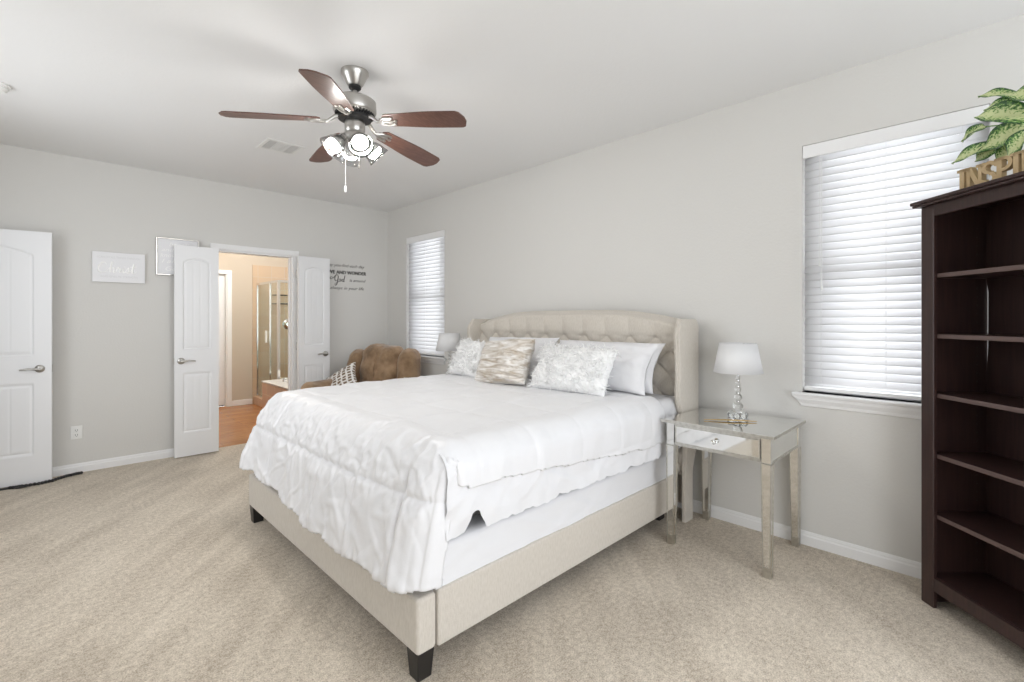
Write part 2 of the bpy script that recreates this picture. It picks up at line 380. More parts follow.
wall_with_holes('wall_front', 'beige wall behind the camera with a broad unseen opening added for fill daylight', 'y', WF-0.12, 0.12, WL-0.12, WX, 0, CEIL, [(-0.66, 2.6, 0.2, 2.5)], M['wall'])  # opening added so that daylight fills the room from behind the camera
wall_with_holes('wall_left', 'beige wall at the left of the room with an unseen opening added for fill daylight', 'x', WL-0.12, 0.12, WF, WY, 0, CEIL, [(2.7, 4.4, 0.9, 2.35), (4.72, 5.54, 0.0, 2.05)], M['wall'])  # the raised opening is unseen, added to brighten the back of the room
tag(MB().box(WL-.82, 4.6, 0, WL-.70, 5.66, 2.2).box(WL-.70, 4.6, 0, WL-.12, 4.70, 2.2).box(WL-.70, 5.56, 0, WL-.12, 5.66, 2.2).box(WL-.70, 4.70, 2.1, WL-.12, 5.56, 2.2).build('wall_closet', M['wall']), 'plain beige closet recess behind the left door', 'wall', kind='structure')
tag(MB().box(WL-.82, WF-.12, -0.1, WX+.14, WY+.05, 0).build('floor', M['carpet']), 'beige cut-pile carpet covering the bedroom floor', 'floor', kind='structure')
tag(MB().box(WL-.12, WF-.12, CEIL, WX+.14, WY+.12, CEIL+.1).build('ceiling', M['ceiling']), 'flat off-white painted bedroom ceiling', 'ceiling', kind='structure')

def baseboard(name, label, pts, nrm):
    (ax, ay), (bx, by) = pts; nx, ny = nrm
    mb = MB(); prof = [(0, 0), (.013, 0), (.013, .052), (.009, .06), (.009, .068), (.005, .08), (0, .08)]
    d = Vector((bx-ax, by-ay, 0))
    vs = []
    for p in (Vector((ax, ay, 0)), Vector((bx, by, 0))):
        vs += [p + Vector((nx*o, ny*o, z)) for o, z in prof]
    n = len(prof)
    mb.add(vs, [tuple(range(n)), tuple(range(n, 2*n))] + [(i, (i+1)%n, n+(i+1)%n, n+i) for i in range(n)])
    tag(mb.build(name, M['trim']), label, 'baseboard', kind='structure')
baseboard('baseboard_right', 'white baseboard along the window wall behind bed and nightstand', ((WX, WF), (WX, WY)), (-1, 0))
baseboard('baseboard_back', 'white baseboard between the far left door and the double doors', ((WL, WY), (1.20, WY)), (0, -1))
baseboard('baseboard_corner', 'white baseboard behind the brown recliner', ((2.08, WY), (WX-.014, WY)), (0, -1))

# window units: frame + sashes + panes, stool and apron, blinds
def window(idx, y0, y1, z0, z1, where, blind_label, trim_label, lower_open):
    x = WX
    root = thing('window_%d' % idx, 'white vinyl double-hung window ' + where, 'window', (x+.09, (y0+y1)/2, z0), kind='structure')
    fr = MB(); t = .045
    fr.box(x+.075, y0, z0, x+.13, y0+t, z1).box(x+.075, y1-t, z0, x+.13, y1, z1).box(x+.075, y0+t, z0, x+.13, y1-t, z0+t).box(x+.075, y0+t, z1-t, x+.13, y1-t, z1)
    fr.build('window_frame', M['trim'], root)
    zm = (z0+z1)/2 - .02
    ms = MB().box(x+.085, y0+t, zm-.03, x+.12, y1-t, zm+.03); ms.build('meeting_rail', M['trim'], root)
    MB().box(x+.098, y0+t, z0+t, x+.102, y1-t, zm-.03).build('lower_pane', M['glass'], root)
    MB().box(x+.108, y0+t, zm+.03, x+.112, y1-t, z1-t).build('upper_pane', M['glass'], root)
    # stool and apron
    mb = MB(); e = .045
    prof = [(x+.075, z0-.018), (x+.075, z0), (x-.040, z0), (x-.045, z0-.008), (x-.040, z0-.018), (x-.030, z0-.022), (x-.026, z0-.040), (x-.014, z0-.062), (x-.010, z0-.078), (x, z0-.082), (x, z0-.018)]
    def sec(sg, yb):
        out = []
        for px, pz in prof:
            k = 0 if px > x+.01 else e - (.028 if pz < z0-.03 else 0.0) - (0.012 if pz < z0-.055 else 0)
            out.append(Vector((px, yb + sg*k, pz)))
        return out
    n = len(prof); mb.add(sec(-1, y0) + sec(1, y1), [tuple(range(n)), tuple(range(n, 2*n))] + [(i, (i+1)%n, n+(i+1)%n, n+i) for i in range(n)])
    tag(mb.build('trim_%d' % idx, M['trim']), trim_label, 'window sill', kind='structure')
    # blind
    b = thing('window_blind', blind_label, 'blind', (x+.03, (y0+y1)/2, z0), group='white slatted window blinds')
    g = .006
    va = MB().box(x-.004, y0+.002, z1-.078, x+.012, y1-.002, z1-.003); va.build('valance', M['trim'], b, bevel=.004)
    MB().box(x+.014, y0+g, z1-.055, x+.062, y1-g, z1-.004).build('head_rail', M['trim'], b)
    pitch = .0435; top = z1-.085; bot = z0+.045; ns = int((top-bot)/pitch); sl = MB()
    for k in range(ns+1):
        zc = top - k*pitch; low = zc < zm+.02
        if zc < bot: break
        ti = math.radians(rnd.uniform(69, 71) if not low else rnd.uniform(64, 66))
        sag = rnd.uniform(-.001, .001)
        nseg = 6
        def fn(u, v, zc=zc, ti=ti, sag=sag):
            c = (v-.5)*.050; bow = .0025*(1-(2*v-1)**2)
            # room-side edge low
            return Vector((x+.036 + math.cos(ti)*c - math.sin(ti)*bow, y0+g + (y1-y0-2*g)*u, zc + math.sin(ti)*c + math.cos(ti)*bow + sag*math.sin(PI*u)))
        sl.grid(lambda u, v: fn(u, v), 1, nseg)
    sl.build('slats', M['slat'], b, solid=.0022, smooth='all')
    MB().box(x+.014, y0+g, z0+.012, x+.060, y1-g, z0+.034).build('bottom_rail', M['trim'], b, bevel=.004)
    lc = MB()
    for fy in (.12, .5, .88):
        yy = y0 + (y1-y0)*fy
        lc.box(x+.0085, yy-.0012, z0+.03, x+.0100, yy+.0012, z1-.07)
        lc.box(x+.0600, yy-.0012, z0+.03, x+.0615, yy+.0012, z1-.07)
    lc.build('ladder_cords', M['trim'], b)
    yc = y1 - .10 if idx == 1 else y0 + .07
    cd = MB()
    for dz, dy in ((.86, 0), (.72, .012)):
        cd.ring_tube([(x+.002, yc+dy, z1-.07), (x+.002, yc+dy, z1-dz+.03)], .0012, 6)
        cd.ring_tube([(x+.002, yc+dy, z1-dz+.03), (x+.002, yc+dy, z1-dz)], [.003, .007], 8)
    cd.build('pull_cord', M['plate'], b)
window(1, *WIN[0], 'behind the dark bookshelf', 'white slatted blind on the near window half hidden by the dark bookshelf', 'white sill and apron under the near window, above the mirrored table', True)
window(2, *WIN[1], 'in the far corner above the recliner', 'white slatted blind on the far window above the recliner', 'white sill and apron under the far window beside the recliner', True)

# double-door casing
x0, x1, zt = DOOR[0], DOOR[1], DOOR[3]
mb = MB()
mb.box(x0-.058, WY-.014, 0, x0, WY, zt+.058).box(x1, WY-.014, 0, x1+.058, WY, zt+.058).box(x0, WY-.014, zt, x1, WY, zt+.058)
mb.box(x0, WY, 0, x0+.018, WY+.12, zt).box(x1-.018, WY, 0, x1, WY+.12, zt).box(x0+.018, WY, zt-.018, x1-.018, WY+.12, zt)
mb.box(x0+.018, WY+.045, 0, x0+.030, WY+.08, zt-.018).box(x1-.030, WY+.045, 0, x1-.018, WY+.08, zt-.018)
tag(mb.build('trim_3', M['trim'], bevel=.003), 'white casing and jamb around the bathroom double doorway', 'door trim', kind='structure')
hw = MB()
for fx in (.36, .64):
    xx = x0 + (x1-x0)*fx; hw.box(xx-.018, WY+.01, zt-.022, xx+.018, WY+.05, zt-.0175)
tag(hw.build('trim_6', M['nickel']), 'small nickel catches under the head of the double doorway', 'door catch', kind='structure')

# ------------------------------------------------------------------ doors (moulded two-panel, arched plank top panel)
def door(name, label, width, loc, rz, lever_side, lever_dir, hinge_side, height=2.03):
    """local frame: x across 0..width, front face at y=0 looking to -y, thickness behind"""
    root = thing(name, label, 'door', loc, rz, kind='structure')
    st = .105 if width > .5 else .068
    T = .035
    pan = [(st, width-st, .23, .80), (st, width-st, 1.03, height-.115)]
    def depth(x, z):
        best = 0.0
        for k, (a, b, c, d) in enumerate(pan):
            dd = d
            if k == 1:                                   # arched top
                m = (a+b)/2; hw_ = (b-a)/2; rise = .075 if width > .5 else .045
                dd = d - rise*((x-m)/hw_)**2
            q = min(x-a, b-x, z-c, dd-z)
            if q > 0:
                if q < .010: best = -.009*smooth(0, .010, q)
                elif q < .028: best = -.009 + .006*smooth(.010, .028, q)
                else:
                    best = -.003
                    pw = (b-a-.056)/ (5 if width > .5 else 3)
                    ph = ((x-a-.028)/pw) % 1.0
                    dist = min(ph, 1-ph)*pw
                    if dist < .006: best -= .003*(1-dist/.006)
        return best
    nx = int(width/.006); nz = int(height/.009)
    mb = MB()
    mb.grid(lambda u, v: Vector((u*width, -depth(u*width, v*height), v*height)), nx, nz)
    mb.grid(lambda u, v: Vector((u*width, T + depth(u*width, v*height), v*height)), nx, nz)
    mb.add([(0,0,0),(width,0,0),(width,0,height),(0,0,height),(0,T,0),(width,T,0),(width,T,height),(0,T,height)], [(0,1,5,4),(1,2,6,5),(2,3,7,6),(3,0,4,7)])
    mb.build('door_panel', M['door'], root, world=False, smooth=True, fixn=False)
    lx = lever_side; zc = .92
    h = MB()
    for sg, yf in ((-1, 0.0), (1, T)):
        R = Matrix.Translation((lx, yf, zc)) @ Matrix.Rotation(PI/2 if sg < 0 else -PI/2, 4, 'X')
        h.lathe([(.0, 0), (.031, 0), (.031, .004), (.024, .010), (.012, .013), (.011, .042), (.0, .042)], 24, R, caps=False)
        y = yf + sg*.042
        h.ring_tube([(lx-lever_dir*.008, y, zc), (lx+lever_dir*.02, y, zc), (lx+lever_dir*.06, y+sg*.004, zc+.004), (lx+lever_dir*.10, y, zc-.002), (lx+lever_dir*.112, y, zc-.004)], [.011, .0105, .008, .0075, .005], 12)
    h.build('door_handle', M['nickel'], root, world=False, smooth=True)
    hg = MB()
    for z in (.2, 1.02, 1.83):
        hg.cyl((hinge_side, T+.006, z-.045), (hinge_side, T+.006, z+.045), .007, n=10)
    hg.build('hinges', M['nickel'], root, world=False, smooth=True)
    lt = MB().box((width if lever_side > width/2 else 0)-.0015, .006, zc-.03, (width if lever_side > width/2 else 0)+.0015, .029, zc+.03)
    lt.build('latch_plate', M['nickel'], root, world=False)
    return root
# double doors folded back against the wall
dw = .366
door('door_2', 'narrow white panel door folded open left of the bathroom doorway', dw, (x0-.376, WY-.125, .012), math.radians(-1.5), .052, 1, dw, 2.03)
door('door_3', 'narrow white panel door folded open right of the bathroom doorway', dw, (x1+.008, WY-.135, .012), math.radians(3.5), dw-.052, -1, 0, 2.03)
# entry door, hinged out of frame on the left
ang = math.radians(-8)
ddx, ddy = math.cos(ang), math.sin(ang)
door('door_1', 'white arched panel door standing open at the left edge of the room', .81, (.045-ddx*.81, 5.425-ddy*.81, .012), ang, .81-.07, -1, 0, 2.03)

# ------------------------------------------------------------------ bathroom beyond the doorway
BX0, BX1, BY1, BC = 0.9, 3.9, 8.20, 2.74
tag(MB().box(BX0, WY+.05, -.1, BX1, BY1+.1, -.002).build('floor_bathroom', M['bath_floor']), 'orange-brown wood-look plank floor of the bathroom', 'floor', kind='structure')
tag(MB().box(BX0, WY+.12, BC, BX1, BY1+.1, BC+.1).build('ceiling_bathroom', M['ceiling']), 'pale bathroom ceiling seen through the doorway', 'ceiling', kind='structure')
BD = (1.17, 1.985, 0, 2.015)
wall_with_holes('wall_bathroom', 'tan far wall of the bathroom with a white door', 'y', BY1, .12, BX0, BX1, 0, BC, [BD], M['bath_wall'])
tag(MB().box(BX0-.1, WY+.12, 0, BX0, BY1+.12, BC).build('wall_bathroom_left', M['bath_wall']), 'tan left wall of the bathroom', 'wall', kind='structure')
tag(MB().box(BX1, WY+.12, 0, BX1+.1, BY1+.12, BC).build('wall_bathroom_right', M['bath_wall']), 'tan right wall of the bathroom behind the tub', 'wall', kind='structure')
mb = MB().box(BD[0]-.062, BY1-.014, 0, BD[0], BY1, BD[3]+.062).box(BD[1], BY1-.014, 0, BD[1]+.062, BY1, BD[3]+.062).box(BD[0], BY1-.014, BD[3], BD[1], BY1, BD[3]+.062)
mb.box(BD[1]-.016, BY1, 0, BD[1], BY1+.12, BD[3])
tag(mb.build('trim_4', M['trim'], bevel=.003), 'white casing round the inner bathroom door', 'door trim', kind='structure')
tag(MB().box(BD[0]+.01, BY1+.055, .025, BD[1]-.018, BY1+.09, BD[3]).build('door_4', M['door'], bevel=.003), 'plain white door on the far bathroom wall', 'door', kind='structure')
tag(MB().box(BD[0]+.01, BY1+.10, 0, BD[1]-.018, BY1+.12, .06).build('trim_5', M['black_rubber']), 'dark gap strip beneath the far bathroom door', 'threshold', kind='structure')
mb = MB().box(BD[1]+.062, BY1-.014, 0, 2.335, BY1, .085)
tag(mb.build('baseboard_bathroom', M['trim'], bevel=.004), 'white baseboard on the far bathroom wall', 'baseboard', kind='structure')
# shower
sh = thing('shower_enclosure', 'chrome framed glass shower with tan tile behind the tub', 'shower', (2.9, 7.7, 0))
SX, SY0, SZ = 2.40, 7.22, 1.89
MB().box(2.335, BY1-.014, 0, BX1, BY1-.001, 2.185).box(BX1-.014, SY0, 0, BX1-.001, BY1-.014, 2.185).build('tiled_surround', M['shower_tile'], sh)
MB().box(SX-.05, SY0-.05, 0, SX+.05, BY1-.015, .12).box(SX+.05, SY0-.05, 0, BX1-.016, SY0+.05, .12).build('curb', M['tile'], sh, bevel=.006)
fr = MB(); r_ = .013
for a, b_ in ((SX, SY0), (SX, 7.58), (SX, BY1-.030)):
    k = .018 if b_ == SY0 else .010
    fr.box(a-k, b_-k, .12, a+k, b_+k, SZ)
fr.box(SX-.013, SY0, SZ-.03, SX+.013, BY1-.02, SZ+.006).box(SX, SY0-.013, SZ-.03, BX1-.02, SY0+.013, SZ+.006)
fr.box(SX-.013, SY0, .12, SX+.013, BY1-.02, .15).box(SX, SY0-.013, .12, BX1-.02, SY0+.013, .15)
fr.build('chrome_frame', M['chrome'], sh)
MB().box(SX-.003, SY0+.02, .15, SX+.003, BY1-.04, SZ-.03).build('side_pane', M['shower_glass'], sh)
MB().box(SX+.02, SY0-.003, .15, BX1-.02, SY0+.003, SZ-.03).build('front_pane', M['shower_glass'], sh)
MB().box(SX-.035, 7.66, .98, SX-.012, 7.70, 1.16).build('door_pull', M['plate'], sh, bevel=.004)
tw = MB()
for z in (1.58, 1.72):
    tw.cyl((2.62, BY1-.06, z), (3.1, BY1-.06, z), .008, n=8); tw.cyl((2.62, BY1-.16, z), (3.1, BY1-.16, z), .008, n=8)
    for xx in (2.62, 2.86, 3.1): tw.cyl((xx, BY1-.014, z), (xx, BY1-.16, z), .006, n=8)
tw.build('wire_shelves', M['black_rubber'], sh)
R = Matrix.Translation((2.86, BY1-.014, 1.25)) @ Matrix.Rotation(PI/2, 4, 'X')
MB().lathe([(0, 0), (.085, 0), (.085, .008), (.05, .02), (.03, .05), (0, .05)], 24, R, caps=False).build('shower_valve', M['chrome'], sh, smooth=True)
MB().cyl((2.86, BY1-.014, 2.0), (2.86, BY1-.20, 2.02), .010, n=10).lathe([(.012, .03), (.05, 0), (.0, 0)], 20, Matrix.Translation((2.86, BY1-.21, 1.97)), caps=False).build('shower_head', M['chrome'], sh, smooth=True)
# tub with tiled deck
tb = thing('bathtub', 'white tub set in a peach tiled deck inside the bathroom', 'bathtub', (2.9, 6.5, 0))
TX0, TX1, TY0, TY1, TZ = 2.16, BX1-.004, 5.80, 7.15, .47
dk = MB().box(TX0, TY0, 0, TX0+.03, TY1, TZ-.02).box(TX0+.03, TY1-.03, 0, TX1, TY1, TZ-.02).box(TX0+.03, TY0, 0, TX1, TY0+.03, TZ-.02)
dk.build('tiled_deck', M['tile'], tb)
def tubtop(u, v):
    x_ = TX0-.01 + (TX1-TX0+.01)*u; y_ = TY0 + (TY1-TY0)*v
    q = min(u/.13, (1-u)/.13, v/.15, (1-v)/.15); d_ = smooth(1.0, 2.2, q)
    return Vector((x_, y_, TZ - .40*d_))
MB().grid(tubtop, 40, 40).build('basin', M['tub'], tb, smooth='all', solid=.02)
fa = MB().ring_tube([(2.33, 6.62, TZ), (2.33, 6.62, TZ+.08), (2.38, 6.60, TZ+.13), (2.46, 6.56, TZ+.12)], [.018, .016, .016, .013], 12)
for yy in (6.42, 6.80): MB().cyl((2.33, yy, TZ), (2.33, yy, TZ+.05), .02, .016, 12).ring_tube([(2.30, yy, TZ+.055), (2.37, yy, TZ+.06)], .009, 8).build('faucet_handle', M['chrome'], tb, smooth=True)
fa.build('faucet', M['chrome'], tb, smooth=True)
# bathroom ceiling lamp: its light
bl = thing('ceiling_light', 'round white ceiling lamp inside the bathroom', 'ceiling light', (2.0, 6.9, BC))
MB().lathe([(.0, BC-.09), (.08, BC-.085), (.13, BC-.06), (.15, BC-.02), (.15, BC)], 28, Matrix.Translation((2.0, 6.9, 0)), caps=False).build('diffuser', emit('bathroom_lamp_glow', (1.0, 0.90, 0.76), 3.5), bl, smooth=True)
pl = bpy.data.lights.new('bathroom_lamp', 'POINT'); pl.energy = 46; pl.color = (1.0, .96, .90); pl.shadow_soft_size = .12
po = bpy.data.objects.new('bathroom_lamp', pl); COL.objects.link(po); po.location = (2.0, 6.9, BC-.24)

# ------------------------------------------------------------------ bed frame
BY0, BY1b, BXF, BXH = 1.47, 3.47, .965, 3.02       # near side, far side, foot face, head
bed = thing('bed', 'king bed frame upholstered in beige linen with tufted wingback headboard', 'bed', (2.0, 2.47, 0))
MB().box(BXF, BY0, .105, BXF+.085, BY1b, .312).build('footboard', M['linen'], bed, bevel=.014, seg=4)
for yy in (BY0, BY1b-.06):
    MB().box(BXF+.092, yy, .10, 2.98, yy+.06, .315).build('side_rail', M['linen'], bed, bevel=.010, seg=3)
for xx, yy in ((BXF+.004, BY0+.006), (BXF+.004, BY1b-.081)):
    MB().frustum((xx+.008, yy+.008, xx+.067, yy+.067, 0), (xx, yy, xx+.075, yy+.075, .108)).build('leg', M['black'], bed, bevel=.003)
for yy in (1.56, 3.31):
    MB().box(2.90, yy, 0, 2.97, yy+.07, .108).build('leg', M['black'], bed, bevel=.003)
MB().box(BXF+.09, BY0+.06, .185, 2.98, BY1b-.06, .205).build('slat_deck', M['mattress'], bed)
# headboard
HY0, HY1 = 1.455, 3.495
HC = (HY0+HY1)/2
def head_top(y):
    q = abs(y-HC)/((HY1-HY0)/2)
    return 1.405 - .085*max(0, (q-.35)/.65)**2.0
DY, ROW, Z1, DZ = .205, 0, 1.215, .175
def tuft(y, z):
    a = (y-HC)/DY
    if z >= Z1:
        k = abs(math.sin(PI*a)); d = min(1, (z-Z1)/.05)
        f = (k**.6)
        puff = .75 + .25*f*1.0
        h_ = .024 + .018*f*(1-smooth(.05, .17, z-Z1)) + .010*min(1.0, (z-Z1)/.03)
        # dimple at the button row itself
        return h_
    b = (Z1 - z)/DZ
    u, v = (a + b)/1.0, (a - b)/1.0                  # buttons where both are integers
    k = abs(math.sin(PI*u))*abs(math.sin(PI*v))
    return .006 + .036*k**.42
xb, xf = 3.165, 3.045
mb = MB(); nu, nv = 250, 130
def hb(u, v):
    y = HY0 + (HY1-HY0)*u; zt_ = head_top(y); z = .30 + (zt_-.30)*v
    e = smooth(0, .05, zt_-z)                        # rounding at the top edge
    return Vector((xf - tuft(y, z)*e + .05*(1-e)**2, y, z))
mb.grid(hb, nu, nv)
hd = mb.build('headboard', M['linen'], bed, smooth='all', fixn=False)
bk = MB(); poly = [(HY0, .08)] + [(HY0 + (HY1-HY0)*i/40, head_top(HY0 + (HY1-HY0)*i/40)-.004) for i in range(41)] + [(HY1, .08)]
bk.prism(poly, xf+.045, xb, lambda a, b, d: Vector((d, a, b)))
bk.build('headboard_back', M['linen'], bed, bevel=.012)
# buttons on the tufting
first = None
for r in range(0, 3):
    z = Z1 - r*DZ/2*1.0
    z = Z1 - r*DZ*.5
    for i in range(-5, 6):
        yy = HC + (i + (.5 if r % 2 else 0))*DY
        if not HY0+.05 < yy < HY1-.05: continue
        if first is None:
            b_ = MB().sphere((0, 0, 0), .013, 12, 8, (.55, 1, 1)); first = b_.build('button', M['linen'], hd, world=False, smooth='all'); o = first
        else:
            o = first.copy(); COL.objects.link(o); o.parent = hd
        o.location = wmat(hd).inverted() @ Vector((xf-.006, yy, z))
# wings: shallow curved slabs, flared outward, scooped below mattress height
def wing(sg, yin):
    """upright padded slab in a plane along the bed side; sg is the outward direction"""
    mb = MB()
    def front(z): return 2.995 - .115*smooth(.50, .88, z) + .010*math.sin((z-.8)*9)*smooth(.7, .9, z) + .050*smooth(1.20, 1.335, z)**2
    def back(z): return 3.165 - .06*(1-smooth(.3, .55, z))
    zs = [.0 + 1.335*i/54 for i in range(55)]
    ring = []; nr = 28; T = .048
    for z in zs:
        cap = 1 - .45*smooth(1.285, 1.335, z)**2
        f_, b_ = front(z), back(z); inner = yin; outer = yin + sg*T*cap*(1 - .35*(1-smooth(.3, .6, z)))
        hx, hy = (b_-f_)/2, abs(outer-inner)/2; cx_, cy_ = (b_+f_)/2, (outer+inner)/2
        for k in range(nr):
            a = 2*PI*k/nr; c, s_ = math.cos(a), math.sin(a); e = .30
            ring.append(Vector((cx_ + hx*math.copysign(abs(c)**e, c), cy_ + hy*math.copysign(abs(s_)**e, s_), z)))
    fs = []
    for i in range(len(zs)-1):
        for k in range(nr): fs.append((i*nr+k, i*nr+(k+1)%nr, (i+1)*nr+(k+1)%nr, (i+1)*nr+k))
    fs += [tuple(range(nr)), tuple((len(zs)-1)*nr+k for k in range(nr))]
    mb.add(ring, fs)
    o = mb.build('headboard_wing', M['linen'], bed, smooth=True)
    pp = [(front(.50 + .0163*i) - .002, yin + sg*T*.5, .50 + .0163*i) for i in range(50)]
    MB().ring_tube(pp, [.006 + (.0025 if i % 2 else 0) for i in range(50)], 8).build('piping', M['linen'], o, smooth='all')
wing(-1, HY0); wing(1, HY1)

# ------------------------------------------------------------------ box spring and mattress
def soft_box(x0, y0, z0, x1, y1, z1, r, fn=None, n=46, e=5.0):
    """rounded box as a subdivided cube pushed onto a rounded-box surface; fn(p, nrm) gives the wrinkle height"""
    mb = MB(); bm = bmesh.new(); bmesh.ops.create_cube(bm, size=2.0)
    hx, hy, hz = (x1-x0)/2, (y1-y0)/2, (z1-z0)/2; c = Vector(((x0+x1)/2, (y0+y1)/2, (z0+z1)/2))
    bmesh.ops.subdivide_edges(bm, edges=bm.edges[:], cuts=n, use_grid_fill=True)
    vs = []
    for v in bm.verts:
        p = Vector((v.co.x*hx, v.co.y*hy, v.co.z*hz)); q = Vector((max(-hx+r, min(hx-r, p.x)), max(-hy+r, min(hy-r, p.y)), max(-hz+r, min(hz-r, p.z))))
        d = p - q; nrm = d.normalized() if d.length > 1e-7 else Vector((0, 0, 1)); p = q + nrm*r if d.length > 1e-7 else p
        if fn: p = p + nrm*fn(p + c, nrm)
        vs.append(p + c)
    bm.verts.index_update(); fs = [tuple(v.index for v in f.verts) for f in bm.faces]; bm.free()
    return mb.add(vs, fs)
bs = soft_box(1.06, 1.487, .208, 3.015, 3.453, .478, .03, lambda p, n: .006*fbm(p.x*3, p.z*4+p.x*5, p.y*3) + .010*max(0, ridge(p.x*2.2+p.z*6, p.z*1.5, p.y*2)-.5) + .006*max(0, ridge(p.x*4-p.z*9, p.z*2, 4)-.4), 70)
tag(bs.build('box_spring', M['cotton'], smooth='all', origin=(2.03, 2.47, .208)), 'white fabric covered box spring lying in the bed frame', 'box spring')
mt = thing('mattress', 'thick grey mattress in a loose white fitted sheet on the box spring', 'mattress', (2.03, 2.47, .48))
soft_box(1.155, 1.515, .484, 3.0, 3.40, .800, .085, None, 24).build('mattress_core', M['mattress'], mt, smooth='all')
def sheet(u, v):
    # u: along the bed 0 foot .. 1 head; v: 0 on top .. 1 near-side hem
    x = 1.078 + 1.932*u
    hem = .498 + .085*(1-smooth(.004, .030, abs(u-.072) + .006*noise.noise(Vector((u*260, 2, 2))))) + .02*max(0, noise.noise(Vector((u*16, 3, 1)))) + .01*noise.noise(Vector((u*60, 3, 1))) 
    top = .819; L = .55 + (top-hem); d = v*L; R_ = .06
    if d < .55: y, z, ny, nz_ = 2.05 - d, top, 0, 1
    else:
        q = d-.55; a = min(q/R_, PI/2); y = 1.50 - R_*math.sin(a) + .0; z = top - R_*(1-math.cos(a)) - max(0, q - R_*PI/2); ny, nz_ = -math.sin(a), math.cos(a)
        z = max(z, hem) if v < 1 else hem
    wr = .018*max(0, ridge(x*3.0+z*4.5, z*2.0, 5.0)-.3) + .012*max(0, ridge(x*5-z*6, z*3.0, 15.0)-.3) + .008*fbm(x*6, z*5, 2) + .02*(1-smooth(.45, .75, z))*fbm(x*2.1, 1.0, 7)
    wr *= (1-smooth(.75, .817, z))
    yy = y + ny*wr + .012
    if z < .60: yy = min(yy, 1.508)
    return Vector((x, yy, z + nz_*wr*.5))
MB().grid(sheet, 210, 70).build('fitted_sheet', M['cotton'], mt, smooth='all', fixn=False)
def sheet_head(u, v):
    y = 1.47 + 1.96*v; x = 2.55 + .46*u
    return Vector((x, max(y, 1.53), .820 + .006*fbm(x*5, y*5) - .05*smooth(.85, 1, u)**2))
MB().grid(sheet_head, 30, 60).build('sheet_top', M['cotton'], mt, smooth='all')

# ------------------------------------------------------------------ comforter
S_HEAD, X_EDGE = 2.72, 1.150          # head hem and the start of the foot roll
Y_NEAR, Y_FAR = 1.545, 3.375           # start of the side rolls
TOP, RR = .836, .105
FOOT_DROP, SIDE_DROP = .63, .36
s_len = (S_HEAD - X_EDGE) + FOOT_DROP
t0, t1 = Y_NEAR - SIDE_DROP, Y_FAR + SIDE_DROP
def arc(d, R_):
    if d <= 0: return 0.0, 0.0
    a = min(d/R_, PI/2); return R_*math.sin(a), R_*(1-math.cos(a)) + max(0.0, d - R_*PI/2)
FOOT_TAB = [(0.0, 0.0)]
for i_ in range(200):                  # slope of the foot panel: flat at the top edge, steepening towards the hem
    a_ = math.radians(79)*(1 - math.exp(-(i_+.5)*.005/.095)); FOOT_TAB.append((FOOT_TAB[-1][0] + .005*math.cos(a_), FOOT_TAB[-1][1] + .005*math.sin(a_)))
def foot_arc(d):
    if d <= 0: return 0.0, 0.0
    q = min(d/.005, 198.999); i_ = int(q); f_ = q - i_; a_, b_ = FOOT_TAB[i_], FOOT_TAB[i_+1]
    return a_[0] + (b_[0]-a_[0])*f_, a_[1] + (b_[1]-a_[1])*f_
def comf_base(s, t):
    """s from the head hem towards the foot, t across the bed"""
    ds = s - (S_HEAD - X_EDGE); dn = Y_NEAR - t; df = t - Y_FAR
    ox, zx = foot_arc(ds); on, zn = arc(dn, RR); of, zf = arc(df, RR)
    wk = smooth(.0, .16, ds) if dn > 0 else 0.0          # the foot panel wraps a little way round the near corner
    drop = max(zx, zn*(1-wk), zf) + .25*min(zx, max(zn, zf))*(1-wk)
    wrap = wk*max(0.0, dn - .12)
    x = S_HEAD - min(s, S_HEAD - X_EDGE) - ox
    y = (t if dn <= 0 and df <= 0 else (Y_NEAR if dn > 0 else Y_FAR)) - on + of
    x += wrap
    # corners pull in so that the roll stays round in plan
    if ds > 0 and (dn > 0 or df > 0):
        o2 = on if dn > 0 else of; k = min(1.0, ox/.15)*min(1.0, o2/RR)
        x += .030*k; y += (.030*k if dn > 0 else -.030*k)
    # the corners of the top sag and round off before the panels flare out below
    for da, sgn, amt in ((df, -1, 1.0),):
        c = smooth(-.30, .04, ds)*smooth(-.30, .04, da)*amt*(1 - smooth(.05, .40, max(zx, zf if sgn < 0 else zn)))
        if c > 0: x += .02*c*smooth(-.1, .08, ds); y += sgn*.06*c*smooth(-.1, .08, da); drop += .008*c
    # the hanging foot panel flares a little
    x += (.030*(1 - smooth(1.5, 2.1, t)) - .015*smooth(2.9, 3.4, t))*min(1.0, ox/.15)
    return Vector((x, y, TOP - drop))
QS, QT = .335, .345
